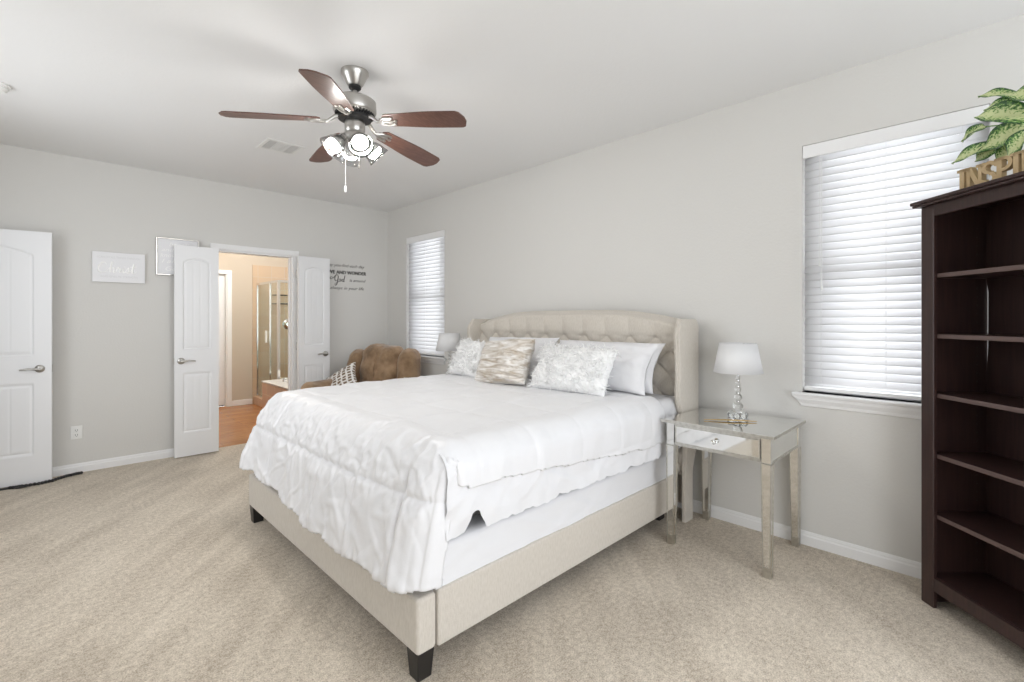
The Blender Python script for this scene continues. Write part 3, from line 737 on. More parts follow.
def comf_disp(s, t):
    ds = s - (S_HEAD - X_EDGE); side = max(Y_NEAR - t, t - Y_FAR)
    hang = smooth(-.05, .12, ds); hs = smooth(-.02, .10, side)*(1-hang)
    qs = abs(((ds+.075)/QS) - round((ds+.075)/QS))*QS; qt = abs((t-1.62)/QT - round((t-1.62)/QT))*QT
    wob = .012*noise.noise(Vector((s*9, t*9, 3)))
    seam = min(qs, 1.0) + wob*.5; seamt = qt + wob*.5
    puff = (1-math.exp(-(seam/.013)**2))*(1-math.exp(-(seamt/.013)**2))*(1 - .35*(1-hang)*math.exp(-(min(seam, seamt)/.06)**2))
    d = (.006 + .005*hang - .002*hs)*puff
    d += .005*fbm(s*2.3, t*2.3, 1.0, 2)
    # foot panel: hanging folds and pinched creases running down and aslant
    n1 = ridge(t*5.0 + .6*fbm(s*3, t*2, 5), ds*.9, 9.0); n2 = ridge(t*7 + ds*6, ds*3 - t*2.5, 21.0); n3 = ridge(t*6 - ds*7, ds*4 + t*2, 33.0)
    n4 = ridge(t*22, ds*6, 41.0)
    n5 = ridge(t*13 - ds*5, ds*9 + t*4, 55.0); n6 = ridge(t*10 + ds*12, ds*8 - t*5, 61.0)
    d += hang*((.005 + .013*smooth(.24, .34, ds))*smooth(0, 1, n1) + .005*smooth(.45, 1, n2) + .005*smooth(.5, 1, n3) + .004*(1-smooth(.22, .30, ds))*(smooth(.5, 1, n5) + smooth(.5, 1, n6)) + .009*smooth(.2, 1, n4)*math.exp(-(min(seam, seamt)/.05)**2))
    # slack creases on the top
    d += (1-hang)*(1-hs)*(.006*smooth(.4, 1, ridge(s*4 + .5*fbm(s*2, t*2, 8), t*1.0, 2.0)) + 0.005*smooth(.45, 1, ridge(s*2+t*1.5, t*3.5, 12)))
    d += hs*(.005*smooth(.2, 1, ridge(s*4.5, side*1.5, 4.0)) + .002*fbm(s*10, side*4, 3))
    if side > .03 and ds > -.10: d *= 1 - .8*smooth(-.10, 0, ds)*smooth(.03, .10, side)
    return d
NS, NT = 300, 360
def comf_pos(u, v):
    s = s_len*u; t = t0 + (t1-t0)*v
    e = .004; p = comf_base(s, t); ps = comf_base(s+e, t) - p; pt = comf_base(s, t+e) - p
    n = pt.cross(ps)
    n = n.normalized() if n.length > 1e-12 else Vector((0, 0, 1))
    if n.z < -.2: n = -n
    ds = s - (S_HEAD - X_EDGE)
    p = p + n*(comf_disp(s, t) + .004)
    return p
def hem_foot(t): return FOOT_DROP - .082 + .018*(1 - smooth(1.45, 1.95, t)) + .035*math.sin((t-1.2)*2.1) + .014*noise.noise(Vector((t*6, 1, 1))) + .022*math.cos((t-1.62)/QT*2*PI)*.6
def hem_near(s): return .318 - .106*smooth(0, 1.65, s) + .010*noise.noise(Vector((s*7, 4, 1))) + .004*noise.noise(Vector((s*40, 4, 1)))
def comf_keep(u, v):
    s = s_len*u; t = t0 + (t1-t0)*v; ds = s - (S_HEAD - X_EDGE); dn = Y_NEAR - t; df = t - Y_FAR
    if ds > hem_foot(t): return False
    if dn > 0:
        lim = hem_near(s)
        if ds > -.02: lim = .205 - .020*smooth(.0, .16, ds) + .012*noise.noise(Vector((ds*22, 2, 2)))
        if dn > lim: return False
    if df > 0:
        if df > .30: return False
        if ds > .05 and df > .16: return False
    return True
def trim_wave(u, v): return comf_pos(u, v)
cf = MB().grid(comf_pos, NS, NT, comf_keep)
used = sorted({i for f in cf.f for i in f}); remap = {o: n for n, o in enumerate(used)}
cf.v = [cf.v[i] for i in used]; cf.f = [tuple(remap[i] for i in f) for f in cf.f]
tag(cf.build('comforter', M['comforter'], smooth='all', origin=(1.9, 2.47, .88), solid=.012, fixn=False), 'white quilted comforter with stitched squares draped over the bed', 'comforter')

# ------------------------------------------------------------------ pillows and cushions
def pillow(name, label, cat, W, H_, T, loc, rot, material, group=None, wr=.010, seed=0, pinch=.10, n=46, sharp=.42, fur=0, uv=False, ruche=False, flop=None):
    """local: x width, z height (0 at the lower edge), y thickness; rot = Euler"""
    root = bpy.data.objects.new(name, None) if fur else None
    R = Matrix.Translation(loc) @ Euler(rot, 'XYZ').to_matrix().to_4x4()
    def P(u, v, sg):
        a, b = 2*u-1, 2*v-1
        k = (max(0, 1-a*a)**sharp)*(max(0, 1-b*b)**sharp)
        x = a*W/2*(1 - pinch*(1-b*b)*0.55*abs(a)**3 - 0); z = H_/2 + b*H_/2*(1 - pinch*(1-a*a)*abs(b)**3*.6)
        x *= 1 - .03*(1-abs(b))
        y = -sg*T/2*k
        if k > 0:
            f = min(1, k*2.2)
            y -= sg*f*(wr*fbm(a*2.2+seed, b*2.2, sg*3+seed) + wr*.8*max(0, ridge(a*3.1+seed, b*1.6+a*1.5, sg+seed)-.3))
            if fur: y -= sg*f*(.007*ridge(a*9+b*3, b*4.0+1.5*noise.noise(Vector((a*3, b*3, seed))), seed) + .004*ridge(a*22, b*9+a*4, seed+5))
            if ruche: y -= sg*f*(.020*max(0, ridge(b*6.5 + a*1.2, a*1.1*(1-.3*a), 3)-.05)*(.35+.65*smooth(-.3, .9, a)) + .008*ridge(b*15, a*2, 7))
        if flop:
            y += flop*(b*.5+.5)**2*H_
        return Vector((x, y, z))
    mb = MB()
    mb.grid(lambda u, v: R @ P(u, v, 1), n, n, uv=uv); mb.grid(lambda u, v: R @ P(1-u, v, -1), n, n, uv=uv)
    if not fur:
        o = mb.build(name, material, smooth='all', origin=loc, fixn=False)
        return tag(o, label, cat, group)
    COL.objects.link(root); root.location = loc; tag(root, label, cat, group)
    mb.build('cushion_cover', material, root, smooth='all', fixn=False)
    fm = MB(); r2 = random.Random(seed)
    G = Vector((0, 0, -1))
    for i in range(fur):
        u, v, sg = r2.random(), r2.random(), (1 if r2.random() < .82 else -1)
        p = R @ P(u, v, sg); e = .01
        uu, vv = min(u, .985), min(v, .985)
        n_ = ((R @ P(uu+e, vv, sg)) - (R @ P(uu, vv, sg))).cross((R @ P(uu, vv+e, sg)) - (R @ P(uu, vv, sg)))
        if n_.length < 1e-10: continue
        n_.normalize()
        ctr = R @ Vector((0, 0, H_/2))
        if n_.dot(p - ctr) < 0: n_ = -n_
        clump = Vector((noise.noise(p*26), noise.noise(p*26+Vector((9, 0, 0))), noise.noise(p*26+Vector((0, 9, 0)))))
        d0 = (n_*.42 + clump*.8 + Vector((r2.uniform(-.4, .4), r2.uniform(-.4, .4), r2.uniform(-.2, .4)))).normalized()
        L = r2.uniform(.030, .055); sd = d0.orthogonal().normalized(); sd.rotate(Matrix.Rotation(r2.random()*PI, 3, d0)); wd = r2.uniform(.0020, .0034)
        q1 = p + d0*L*.5; d1 = (d0 + G*.45 + clump*.5 - n_*.12).normalized(); q2 = q1 + d1*L*.5
        th = d0.cross(sd)*wd*.5
        fm.add([p-sd*wd, p+sd*wd, p+th*2, q1-sd*wd*.8, q1+sd*wd*.8, q1+th*1.6, q2], [(0,1,4,3), (1,2,5,4), (2,0,3,5), (3,4,6), (4,5,6), (5,3,6)])
    f_ = fm.build('fur_pile', M['fur_base'], root, smooth='all', fixn=False); f_['kind'] = 'stuff'
    return root
RY = -PI/2
pillow('bed_pillow', 'white bed pillow lying behind another at the window end of the headboard', 'pillow', .83, .365, .16, (2.80, 1.965, .850), (math.radians(-28), 0, RY), M['cotton'], 'white bed pillows', seed=1, pinch=.14)
pillow('bed_pillow', 'white bed pillow standing in front of another, pointed corner nearest the mirrored table', 'pillow', .83, .37, .16, (2.675, 1.955, .856), (math.radians(-31), 0, RY+.02), M['cotton'], 'white bed pillows', seed=4, pinch=.14)
pillow('bed_pillow', 'white bed pillow behind the shiny beige cushion, at the recliner end', 'pillow', .84, .375, .16, (2.72, 2.83, .856), (math.radians(-30), math.radians(-1), RY-.02), M['cotton'], 'white bed pillows', seed=9, pinch=.14)
pillow('fur_cushion', 'white shaggy fur cushion at the near side, in front of the white pillows', 'cushion', .62, .33, .16, (2.46, 2.01, .852), (math.radians(-31), 0, RY+.03), M['fur_base'], 'white fur cushions', seed=12, fur=1500, n=110)
pillow('fur_cushion', 'white shaggy fur cushion at the lamp end, left of the beige velvet cushion', 'cushion', .48, .33, .15, (2.52, 3.12, .850), (math.radians(-28), math.radians(3), RY-.05), M['fur_base'], 'white fur cushions', seed=15, fur=1100, n=100)
pillow('velvet_cushion', 'shiny beige crushed velvet cushion with gathered side between the fur cushions', 'cushion', .50, .36, .14, (2.41, 2.60, .852), (math.radians(-27), math.radians(-4), RY+.10), M['velvet'], seed=20, pinch=.05, ruche=True, n=70)

# ------------------------------------------------------------------ mirrored nightstands and crystal lamps
def nightstand(label, loc):
    """local frame: front faces -x; footprint x -.29..+.29, y -.305..+.305"""
    r = thing('nightstand', label, 'nightstand', loc, 0, 'mirrored nightstands')
    X0, X1, Y0, Y1 = -.265, .265, -.285, .285
    mb = MB().box(X0-.025, Y0-.022, .722, X1+.012, Y1+.022, .74); mb.build('tabletop', M['mirror'], r, world=False, bevel=.003)
    e = MB(); k = .007
    e.box(X0-.027, Y0-.024, .7235, X0-.0252, Y1+.024, .7385).box(X0-.025, Y0-.0238, .7235, X1+.012, Y0-.0222, .7385)
    e.build('tabletop_edge', M['silver'], r, world=False)
    bx = MB().box(X0+.046, Y0+.004, .592, X1-.046, Y0+.020, .722).box(X0+.046, Y1-.020, .592, X1-.046, Y1-.004, .722).box(X1-.018, Y0+.046, .592, X1-.004, Y1-.046, .722)
    bx.box(X0+.02, Y0+.046, .592, X1-.018, Y1-.046, .600)
    bx.build('apron', M['mirror'], r, world=False)
    rl = MB()
    rl.box(X0+.002, Y0+.046, .592, X0+.012, Y1-.046, .604).box(X0+.002, Y0+.046, .711, X0+.012, Y1-.046, .722)
    rl.box(X0+.046, Y0+.001, .586, X1-.046, Y0+.006, .598).box(X0+.046, Y1-.006, .586, X1-.046, Y1-.001, .598)
    rl.box(X0-.002, Y0-.002, .584, X0+.048, Y0+.048, .592).box(X0-.002, Y1-.048, .584, X0+.048, Y1+.002, .592)
    rl.build('silver_rails', M['silver'], r, world=False)
    dr = MB().box(X0+.003, Y0+.056, .609, X0+.022, Y1-.056, .706).build('drawer', M['mirror'], r, world=False, bevel=.003)
    df = MB(); a, b, c, d, t = Y0+.050, Y1-.050, .604, .711, .008
    df.box(X0+.000, a, c, X0+.012, b, c+t).box(X0+.000, a, d-t, X0+.012, b, d).box(X0+.000, a, c+t, X0+.012, a+t, d-t).box(X0+.000, b-t, c+t, X0+.012, b, d-t)
    df.build('drawer_frame', M['silver'], dr, world=False)
    MB().lathe([(0, 0), (.007, 0), (.006, .010), (.012, .016), (.014, .023), (.010, .029), (0, .031)], 12, Matrix.Translation((X0+.003, 0, .657)) @ Matrix.Rotation(-PI/2, 4, 'Y'), caps=False).build('knob', M['crystal'], dr, world=False)
    for sx, sy in ((0, 0), (0, 1), (1, 0), (1, 1)):
        xa = X0 if sx == 0 else X1-.046; ya = Y0 if sy == 0 else Y1-.046
        bx_ = (xa + (.003 if sx == 0 else .009), ya + (.003 if sy == 0 else .009), xa + (.037 if sx == 0 else .043), ya + (.037 if sy == 0 else .043))
        lg = MB().frustum((*bx_, .055), (xa, ya, xa+.046, ya+.046, .722)); o = lg.build('leg', M['mirror'], r, world=False)
        ed = MB(); q = .0035
        for ix in (0, 2):
            for iy in (1, 3):
                b0 = Vector((bx_[ix], bx_[iy], .0)); t0_ = Vector(((xa, 0, xa+.046)[ix], (0, ya, 0, ya+.046)[iy], .584))
                ed.ring_tube([b0, t0_], [.0034, .0034], 4)
        ed.box(bx_[0]-.001, bx_[1]-.001, 0, bx_[2]+.001, bx_[3]+.001, .055)
        ed.build('silver_edging', M['silver'], o, world=False)
    return r
ns = nightstand('mirrored nightstand with one drawer between the bed and the near window', (2.915, 1.093, 0))
n2 = copy_tree(ns); n2.location = (2.915, 3.94, 0); n2['label'] = 'mirrored nightstand hidden behind the far side of the bed, beneath the far lamp'

def table_lamp(label, loc):
    r = thing('table_lamp', label, 'lamp', loc, 0, 'crystal ball table lamps')
    b = MB()
    for i in range(6):
        a = i*PI/3 + .3
        b.lathe([(.0, .004), (.017, .004), (.023, .014), (.023, .028), (.016, .038), (0, .038)], 6, Matrix.Translation((.038*math.cos(a), .038*math.sin(a), 0)), caps=False)
    b.build('base', M['crystal'], r, world=False)
    MB().lathe([(0, 0), (.060, 0), (.060, .005), (0, .005)], 28, caps=False).lathe([(0, .036), (.030, .036), (.024, .044), (0, .044)], 20, caps=False).build('base_plate', M['chrome'], r, world=False, smooth=True)
    st = MB(); z = .044
    for rad in (.029, .023, .0185, .0155, .013, .012):
        s_ = MB().sphere((0, 0, z+rad), rad, 24, 14).build('crystal_ball', M['crystal'], r, world=False, smooth='all'); z += rad*2
        MB().cyl((0, 0, z-.001), (0, 0, z+.004), min(.011, rad*.6), n=16).build('stem_ring', M['chrome'], r, world=False, smooth=True); z += .003
    st.cyl((0, 0, z), (0, 0, .40), .005, n=12)
    st.build('stem_rod', M['chrome'], r, world=False, smooth=True)
    sh_ = MB().lathe([(.135, .275), (.102, .450)], 56, caps=False).build('lamp_shade', M['shade'], r, world=False, smooth='all', solid=.0025)
    sp = MB()
    for a in (0, 2*PI/3, 4*PI/3): sp.ring_tube([(0, 0, .40), (.10*math.cos(a), .10*math.sin(a), .447)], .0015, 6)
    sp.build('shade_holder', M['chrome'], r, world=False)
    MB().sphere((0, 0, .36), .028, 16, 10, (1, 1, 1.2)).build('bulb', M['shade'], r, world=False, smooth='all')
    return r
lp = table_lamp('white shaded crystal ball lamp on the mirrored table beside the near window', (2.965, 1.085, .7401))
l2 = copy_tree(lp); l2.location = (2.93, 3.885, .7401); l2['label'] = 'white shaded crystal ball lamp at the far side of the bed, below the far window'
# gold feather on the mirrored top
fe = MB(); pts = []; A = Vector((2.775, 1.185, .7425)); B = Vector((2.925, .965, .7425)); nrm = (B-A).normalized().cross(Vector((0, 0, 1)))
def feather(u, v):
    c = A.lerp(B, u); wd = .013*math.sin(PI*min(1, u*1.02))**.7 + .0015
    side = 2*v-1; barb = .0035*math.sin(u*90+abs(side)*6)
    return c + nrm*side*wd + Vector((0, 0, .003 + .003*abs(side)*math.sin(PI*u) + barb*abs(side)*.2))
fe.grid(feather, 90, 8)
gf = fe.build('gold_feather', M['gold'], smooth='all', origin=A.lerp(B, .5), solid=.003)
tag(gf, 'slim gold feather ornament lying in front of the near lamp', 'ornament')
q = MB().ring_tube([A.lerp(B, -.08)+Vector((0, 0, .003)), A.lerp(B, .9)+Vector((0, 0, .005))], [.002, .0012], 8); q.build('quill', M['gold'], gf, smooth=True)

# ------------------------------------------------------------------ bookshelf turned across the corner
SH_O = (2.971, .250, 0); SH_R = -PI/2 - (PI/2 - (PI/2 - YAW)) - 0.0
# local x runs along the front from the window side towards the camera, local y into the shelf
hx_, hy_ = math.sin(YAW), math.cos(YAW)
SH_R = math.atan2(-hy_, -hx_)
shelf = thing('bookshelf', 'tall dark espresso bookcase with empty shelves standing across the corner', 'bookcase', SH_O, SH_R)
SW, SD, SHT = .82, .30, 1.862
def L_(mb, nm, m=M['espresso'], **k): return mb.build(nm, m, shelf, world=False, **k)
L_(MB().box(0, .018, 0, .016, SD, SHT), 'side_panel', bevel=.002); L_(MB().box(SW-.016, .018, 0, SW, SD, SHT), 'side_panel', bevel=.002)
L_(MB().box(0, 0, 0, .066, .018, SHT), 'front_stile', bevel=.003); L_(MB().box(SW-.066, 0, 0, SW, .018, SHT), 'front_stile', bevel=.003)
L_(MB().box(.066, .002, SHT-.052, SW-.066, .018, SHT), 'top_rail', bevel=.002)
L_(MB().box(.066, .002, .078, SW-.066, .018, .140), 'bottom_rail', bevel=.002)
L_(MB().box(-.022, -.026, SHT, SW+.022, SD+.004, SHT+.012).box(-.028, -.032, SHT+.012, SW+.028, SD+.006, SHT+.028), 'top_board', bevel=.004)
L_(MB().box(.016, .020, .122, SW-.016, SD-.006, .140), 'base_shelf', bevel=.002)
for z in (.43, .71, .99, 1.265, 1.545):
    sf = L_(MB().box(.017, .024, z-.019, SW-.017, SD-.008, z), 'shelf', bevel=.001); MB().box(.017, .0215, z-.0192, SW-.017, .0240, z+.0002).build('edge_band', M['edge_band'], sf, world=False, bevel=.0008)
bk = MB(); y0_, y1_ = SD-.005, SD
polyA = [(.012, .06), (SW-.004, .06), (SW-.004, SHT), (.012, SHT), (.012, 1.54), (.0255, 1.46), (.0240, 1.20), (.014, 1.03), (.012, 1.03)]
bk.prism(polyA, y0_, y1_, lambda a, b, d: (a, d, b))
L_(bk, 'back_panel')
pg = MB()
for yy in (.06, SD-.05):
    for k in range(40):
        z = .2 + k*.04
        if min(abs(z-q) for q in (.43, .71, .99, 1.265, 1.545)) > .03: pg.cyl((.0155, yy, z), (.0168, yy, z), .0028, n=8)
L_(pg, 'peg_holes', M['slot'])
SM = wmat(shelf)
# wooden word
def slab_word(word, x0, z0, H, adv):
    """slab-serif letters from flat pieces, joined on one plane: local x, z"""
    mb = MB(); d0, d1 = .030, .052
    def rect(x, z, X, Z): mb.box(x, d0, z, X, d1, Z)
    def quad(p): mb.prism(p, d0, d1, lambda a, b, d: (a, d, b))
    def arcs(cx_, cz, r0x, r0z, r1x, r1z, a0, a1, n=18):
        for i in range(n):
            A, B = a0+(a1-a0)*i/n, a0+(a1-a0)*(i+1)/n
            quad([(cx_+r0x*math.cos(A), cz+r0z*math.sin(A)), (cx_+r1x*math.cos(A), cz+r1z*math.sin(A)), (cx_+r1x*math.cos(B), cz+r1z*math.sin(B)), (cx_+r0x*math.cos(B), cz+r0z*math.sin(B))])
    x = x0; k = H; sw = .20*k; sf = .11*k
    for n_, ch in enumerate(word):
        hh = H if n_ == 0 else H*.98
        z = z0; t = z0+hh
        if ch == 'I':
            W = .44*k; c = x+W/2; rect(c-sw/2, z, c+sw/2, t); rect(x, z, x+W, z+sf); rect(x, t-sf, x+W, t)
        elif ch == 'N':
            W = .86*k; a, b = x+.10*k, x+W-.10*k
            rect(a, z, a+sw*.75, t); rect(b-sw*.75, z, b, t); quad([(a-.02*k, t), (a+sw*.95, t), (b+.0*k, z), (b-sw*.95, z)])
            rect(x, z, a+sw*.75+.09*k, z+sf); rect(x-.02*k, t-sf, a+sw*.6, t); rect(b-sw*.75-.09*k, t-sf, x+W, t)
        elif ch == 'S':
            W = .62*k; cx_ = x+W/2; ro = W/2; ri = ro-sw*.85; rz = hh*.27; ri_z = rz-sf*1.25
            arcs(cx_, t-rz, ri, ri_z, ro, rz, math.radians(20), math.radians(270)); arcs(cx_, z+rz+.0*k, ri, ri_z, ro, rz, math.radians(-160), math.radians(90))
            rect(cx_+ro-sw*.5, t-rz*1.05, cx_+ro, t); rect(cx_-ro, z, cx_-ro+sw*.5, z+rz*1.05)
        elif ch in 'PR':
            W = .72*k; a = x+.10*k; rect(a, z, a+sw, t); rect(x, z, a+sw+.12*k, z+sf); rect(x, t-sf, a+sw+.1*k, t)
            rz = hh*.29; cx_ = a+sw+.10*k; ro = W-.10*k-sw-.10*k; arcs(cx_, t-rz, ro-sw*.85, rz-sf*1.1, ro, rz, -PI/2, PI/2)
            rect(a+sw, t-sf*1.1, cx_, t); rect(a+sw, t-2*rz, cx_, t-2*rz+sf*1.1)
            if ch == 'R':
                quad([(cx_-.05*k, t-2*rz+.02), (cx_+sw*.9, t-2*rz+.02), (x+W+.08*k, z), (x+W-sw*1.0, z)]); rect(x+W-sw*1.1, z, x+W+.16*k, z+sf)
        elif ch == 'E':
            W = .70*k; a = x+.10*k; rect(a, z, a+sw, t); rect(x, z, x+W, z+sf); rect(x, t-sf, x+W, t); rect(a+sw, z+hh*.46, x+W*.78, z+hh*.46+sf)
            rect(x+W-sw*.45, z, x+W, z+hh*.30); rect(x+W-sw*.45, t-hh*.28, x+W, t); rect(x+W*.78-sw*.4, z+hh*.36, x+W*.78, z+hh*.66)
        x += W + adv
    return mb, x
zt = SHT+.0285
wd, xe = slab_word('INSPIRE', .150, zt, .100, -.010)
wm = Matrix.Translation((0, 0, 0))
wd.v = [SM @ p for p in wd.v]
tag(wd.build('word_sign', M['gold_wood'], origin=SM @ Vector((.15, .04, zt))), 'gold wooden INSPIRE letters standing along the top of the dark bookcase', 'sign')
# potted plant on the bookcase
pt = thing('potted_plant', 'leafy variegated plant on the bookcase behind the gold letters', 'plant', SM @ Vector((.52, .155, zt)), SH_R)
MB().lathe([(0, 0), (.050, 0), (.068, .10), (.072, .115), (.066, .115), (.060, .10), (0, .095)], 32, caps=False).build('pot', M['pot'], pt, world=False, smooth=True)
MB().lathe([(0, .098), (.061, .099), (0, .104)], 20, caps=False).build('soil', M['slot'], pt, world=False, smooth=True)
# leaves: tip and base positions in the shelf frame (x along front, y depth, z above the top board), width, roll
LEAVES = [((.154,.12,.427),(.307,.15,.352),.046,.2), ((.200,.10,.345),(.310,.14,.330),.060,.3), ((.178,.08,.325),(.371,.13,.235),.104,.1), ((.036,.16,.272),(.139,.17,.303),.066,.4),
          ((.196,.10,.178),(.373,.12,.206),.100,-.2), ((.062,.09,.161),(.239,.13,.185),.064,.1), ((.140,.12,.145),(.225,.14,.185),.056,-.3), ((.222,.13,.112),(.326,.13,.160),.075,-.4),
          ((.320,.078,.100),(.392,.11,.190),.080,.3), ((.200,.17,.254),(.360,.15,.271),.090,.2), ((.30,.10,.36),(.44,.14,.29),.095,.1), ((.36,.18,.43),(.47,.16,.33),.085,.1),
          ((.48,.06,.400),(.49,.13,.30),.090,.3), ((.66,.10,.380),(.55,.14,.28),.090,-.2), ((.72,.14,.290),(.57,.15,.25),.085,.2), ((.70,.09,.180),(.57,.13,.20),.080,.1), ((.56,.02,.220),(.53,.11,.22),.085,.4), ((.60,.22,.42),(.53,.17,.31),.085,0)]
stm = MB()
root_p = Vector((0, 0, .10))
inv_o = Vector((.52, .155, 0))
for tip, base, wdt, roll in LEAVES:
    T_, B_ = Vector(tip)-inv_o, Vector(base)-inv_o
    ax = (T_-B_); Ln = ax.length; ax.normalize()
    up = Vector((.55, -.80, .30)); sd = ax.cross(up).normalized(); nn = sd.cross(ax).normalized()
    if roll:
        q_ = Matrix.Rotation(roll, 3, ax); sd = q_ @ sd; nn = q_ @ nn
    def leaf(u, v):
        a = v; s_ = 2*u-1
        prof = 1.08*(math.sin(PI*min(1.0, a**.80))**.9)*(1-.12*a)
        c = B_ + ax*Ln*a + nn*(.05*Ln*math.sin(PI*a)) + Vector((0, 0, .05*Ln*math.sin(PI*a)))
        return c + sd*s_*wdt*.5*prof + nn*(.22*wdt*abs(s_)**1.3*prof + .006*math.sin(a*9+s_*2))
    MB().grid(leaf, 10, 16, uv=True).build('leaf', M['leaf'], pt, world=False, smooth='all', fixn=False, solid=.0012)
    mid = root_p.lerp(B_, .55) + Vector((0, 0, .035))
    stm.ring_tube([root_p + (B_-root_p)*.02, mid, B_], [.005, .004, .0025], 7)
stm.build('stems', M['stem'], pt, world=False, smooth=True)

# ------------------------------------------------------------------ recliner
CH_R = math.radians(-65)
ch = thing('recliner', 'brown microfibre recliner with a rounded three-panel back in the corner', 'armchair', (2.410, 4.815, 0), CH_R)
def cushion(x0, y0, z0, x1, y1, z1, r, amp=.012, seed=0, lean=0.0, bulge=0.0, n=22, top=None):
    cx_, cy_, cz = (x0+x1)/2, (y0+y1)/2, (z0+z1)/2; hx, hy, hz = (x1-x0)/2, (y1-y0)/2, (z1-z0)/2
    mb = soft_box(x0, y0, z0, x1, y1, z1, r, lambda p, nn: amp*(fbm(p.x*5+seed, p.y*5, p.z*5) + .9*max(0, ridge(p.x*7+seed, p.z*2.5, p.y*3)-.35)) + bulge*(1-((p.x-cx_)/hx)**2)*(1-((p.z-cz)/hz)**2), n)
    for p in mb.v:
        if top: p.z -= top*abs((p.x - cx_)/hx)**2.2*max(0, (p.z-z0)/(z1-z0))
        p.y += lean*(p.z - z0)
    return mb
C_ = lambda mb, nm, m=M['suede']: mb.build(nm, m, ch, world=False, smooth='all')
C_(cushion(-.42, -.36, .06, .42, .52, .30, .05, .006, 1), 'chair_base')
C_(cushion(-.33, -.38, .29, .33, .34, .47, .08, .012, 2, bulge=.03), 'seat')
C_(cushion(-.255, .27, .40, .255, .50, 1.035, .10, .018, 3, lean=.14, bulge=.045, top=.02, n=30), 'backrest')
C_(cushion(-.47, .29, .42, -.235, .50, .985, .10, .018, 5, lean=.14, bulge=.02, top=.05), 'back_wing')
C_(cushion(.235, .29, .42, .47, .50, .995, .09, .018, 8, lean=.14, bulge=.02, top=.05), 'back_wing')
for sx in (-1, 1):
    a, b = sorted((sx*.33, sx*.50)); C_(cushion(a, -.34, .08, b, .40, .665, .08, .010, 11+sx, bulge=.015), 'armrest')
MB().ring_tube([(0+.004*math.sin(i), .262 - .040*math.sin(PI*i/20) + .14*(.03*i), .47+.0268*i) for i in range(21)], .004, 6).build('seam', M['suede'], ch, world=False)
pillow('throw_pillow', 'brown and white trellis patterned cushion leaning on the recliner arm', 'cushion', .50, .38, .12, wmat(ch) @ Vector((-.22, -.06, .525)), (math.radians(-54), math.radians(-32), CH_R + .35), M['plaid'], seed=31, uv=True)

# ------------------------------------------------------------------ ceiling fan
FX, FY = 1.261, 2.557
fan = thing('ceiling_fan', 'brushed nickel ceiling fan with five walnut blades and lit glass shades', 'ceiling fan', (FX, FY, CEIL))
def FL(prof, nm, m=M['nickel'], n=40): return MB().lathe(prof, n, Matrix.Translation((FX, FY, 0)), caps=False).build(nm, m, fan, smooth=True)
FL([(0, CEIL), (.076, CEIL), (.077, CEIL-.012), (.066, CEIL-.030), (.046, CEIL-.072), (.038, CEIL-.082), (0, CEIL-.082)], 'canopy')
FL([(0, CEIL-.080), (.032, CEIL-.081), (.034, CEIL-.094), (.022, CEIL-.106), (0, CEIL-.108)], 'hanger_ball', M['black_rubber'], 28)
FL([(.0125, CEIL-.10), (.0125, 2.5800)], 'downrod', n=20)
FL([(0, 2.6100), (.026, 2.6100), (.030, 2.5960), (.100, 2.5820), (.116, 2.5700), (.119, 2.5150), (.112, 2.5020), (.092, 2.4940), (.078, 2.4860), (0, 2.4840)], 'motor_housing', n=56)
vt = MB()
for i in range(36):
    a = 2*PI*i/36; R = Matrix.Translation((FX, FY, 0)) @ Matrix.Rotation(a, 4, 'Z'); vt.box(.082, -.0035, 2.4865, .108, .0035, 2.5025, R)
vt.build('vent_slots', M['black_rubber'], fan)
FL([(0, 2.4860), (.090, 2.4850), (.092, 2.4680), (.062, 2.4600), (0, 2.4590)], 'flywheel', M['black_rubber'], 40)
FL([(0, 2.4610), (.052, 2.4600), (.056, 2.4500), (.056, 2.4000), (.048, 2.3880), (.040, 2.3820), (0, 2.3800)], 'switch_housing')
FL([(0, 2.3840), (.058, 2.3830), (.062, 2.3680), (.050, 2.3420), (.020, 2.3250), (.0, 2.3220)], 'light_kit_hub')
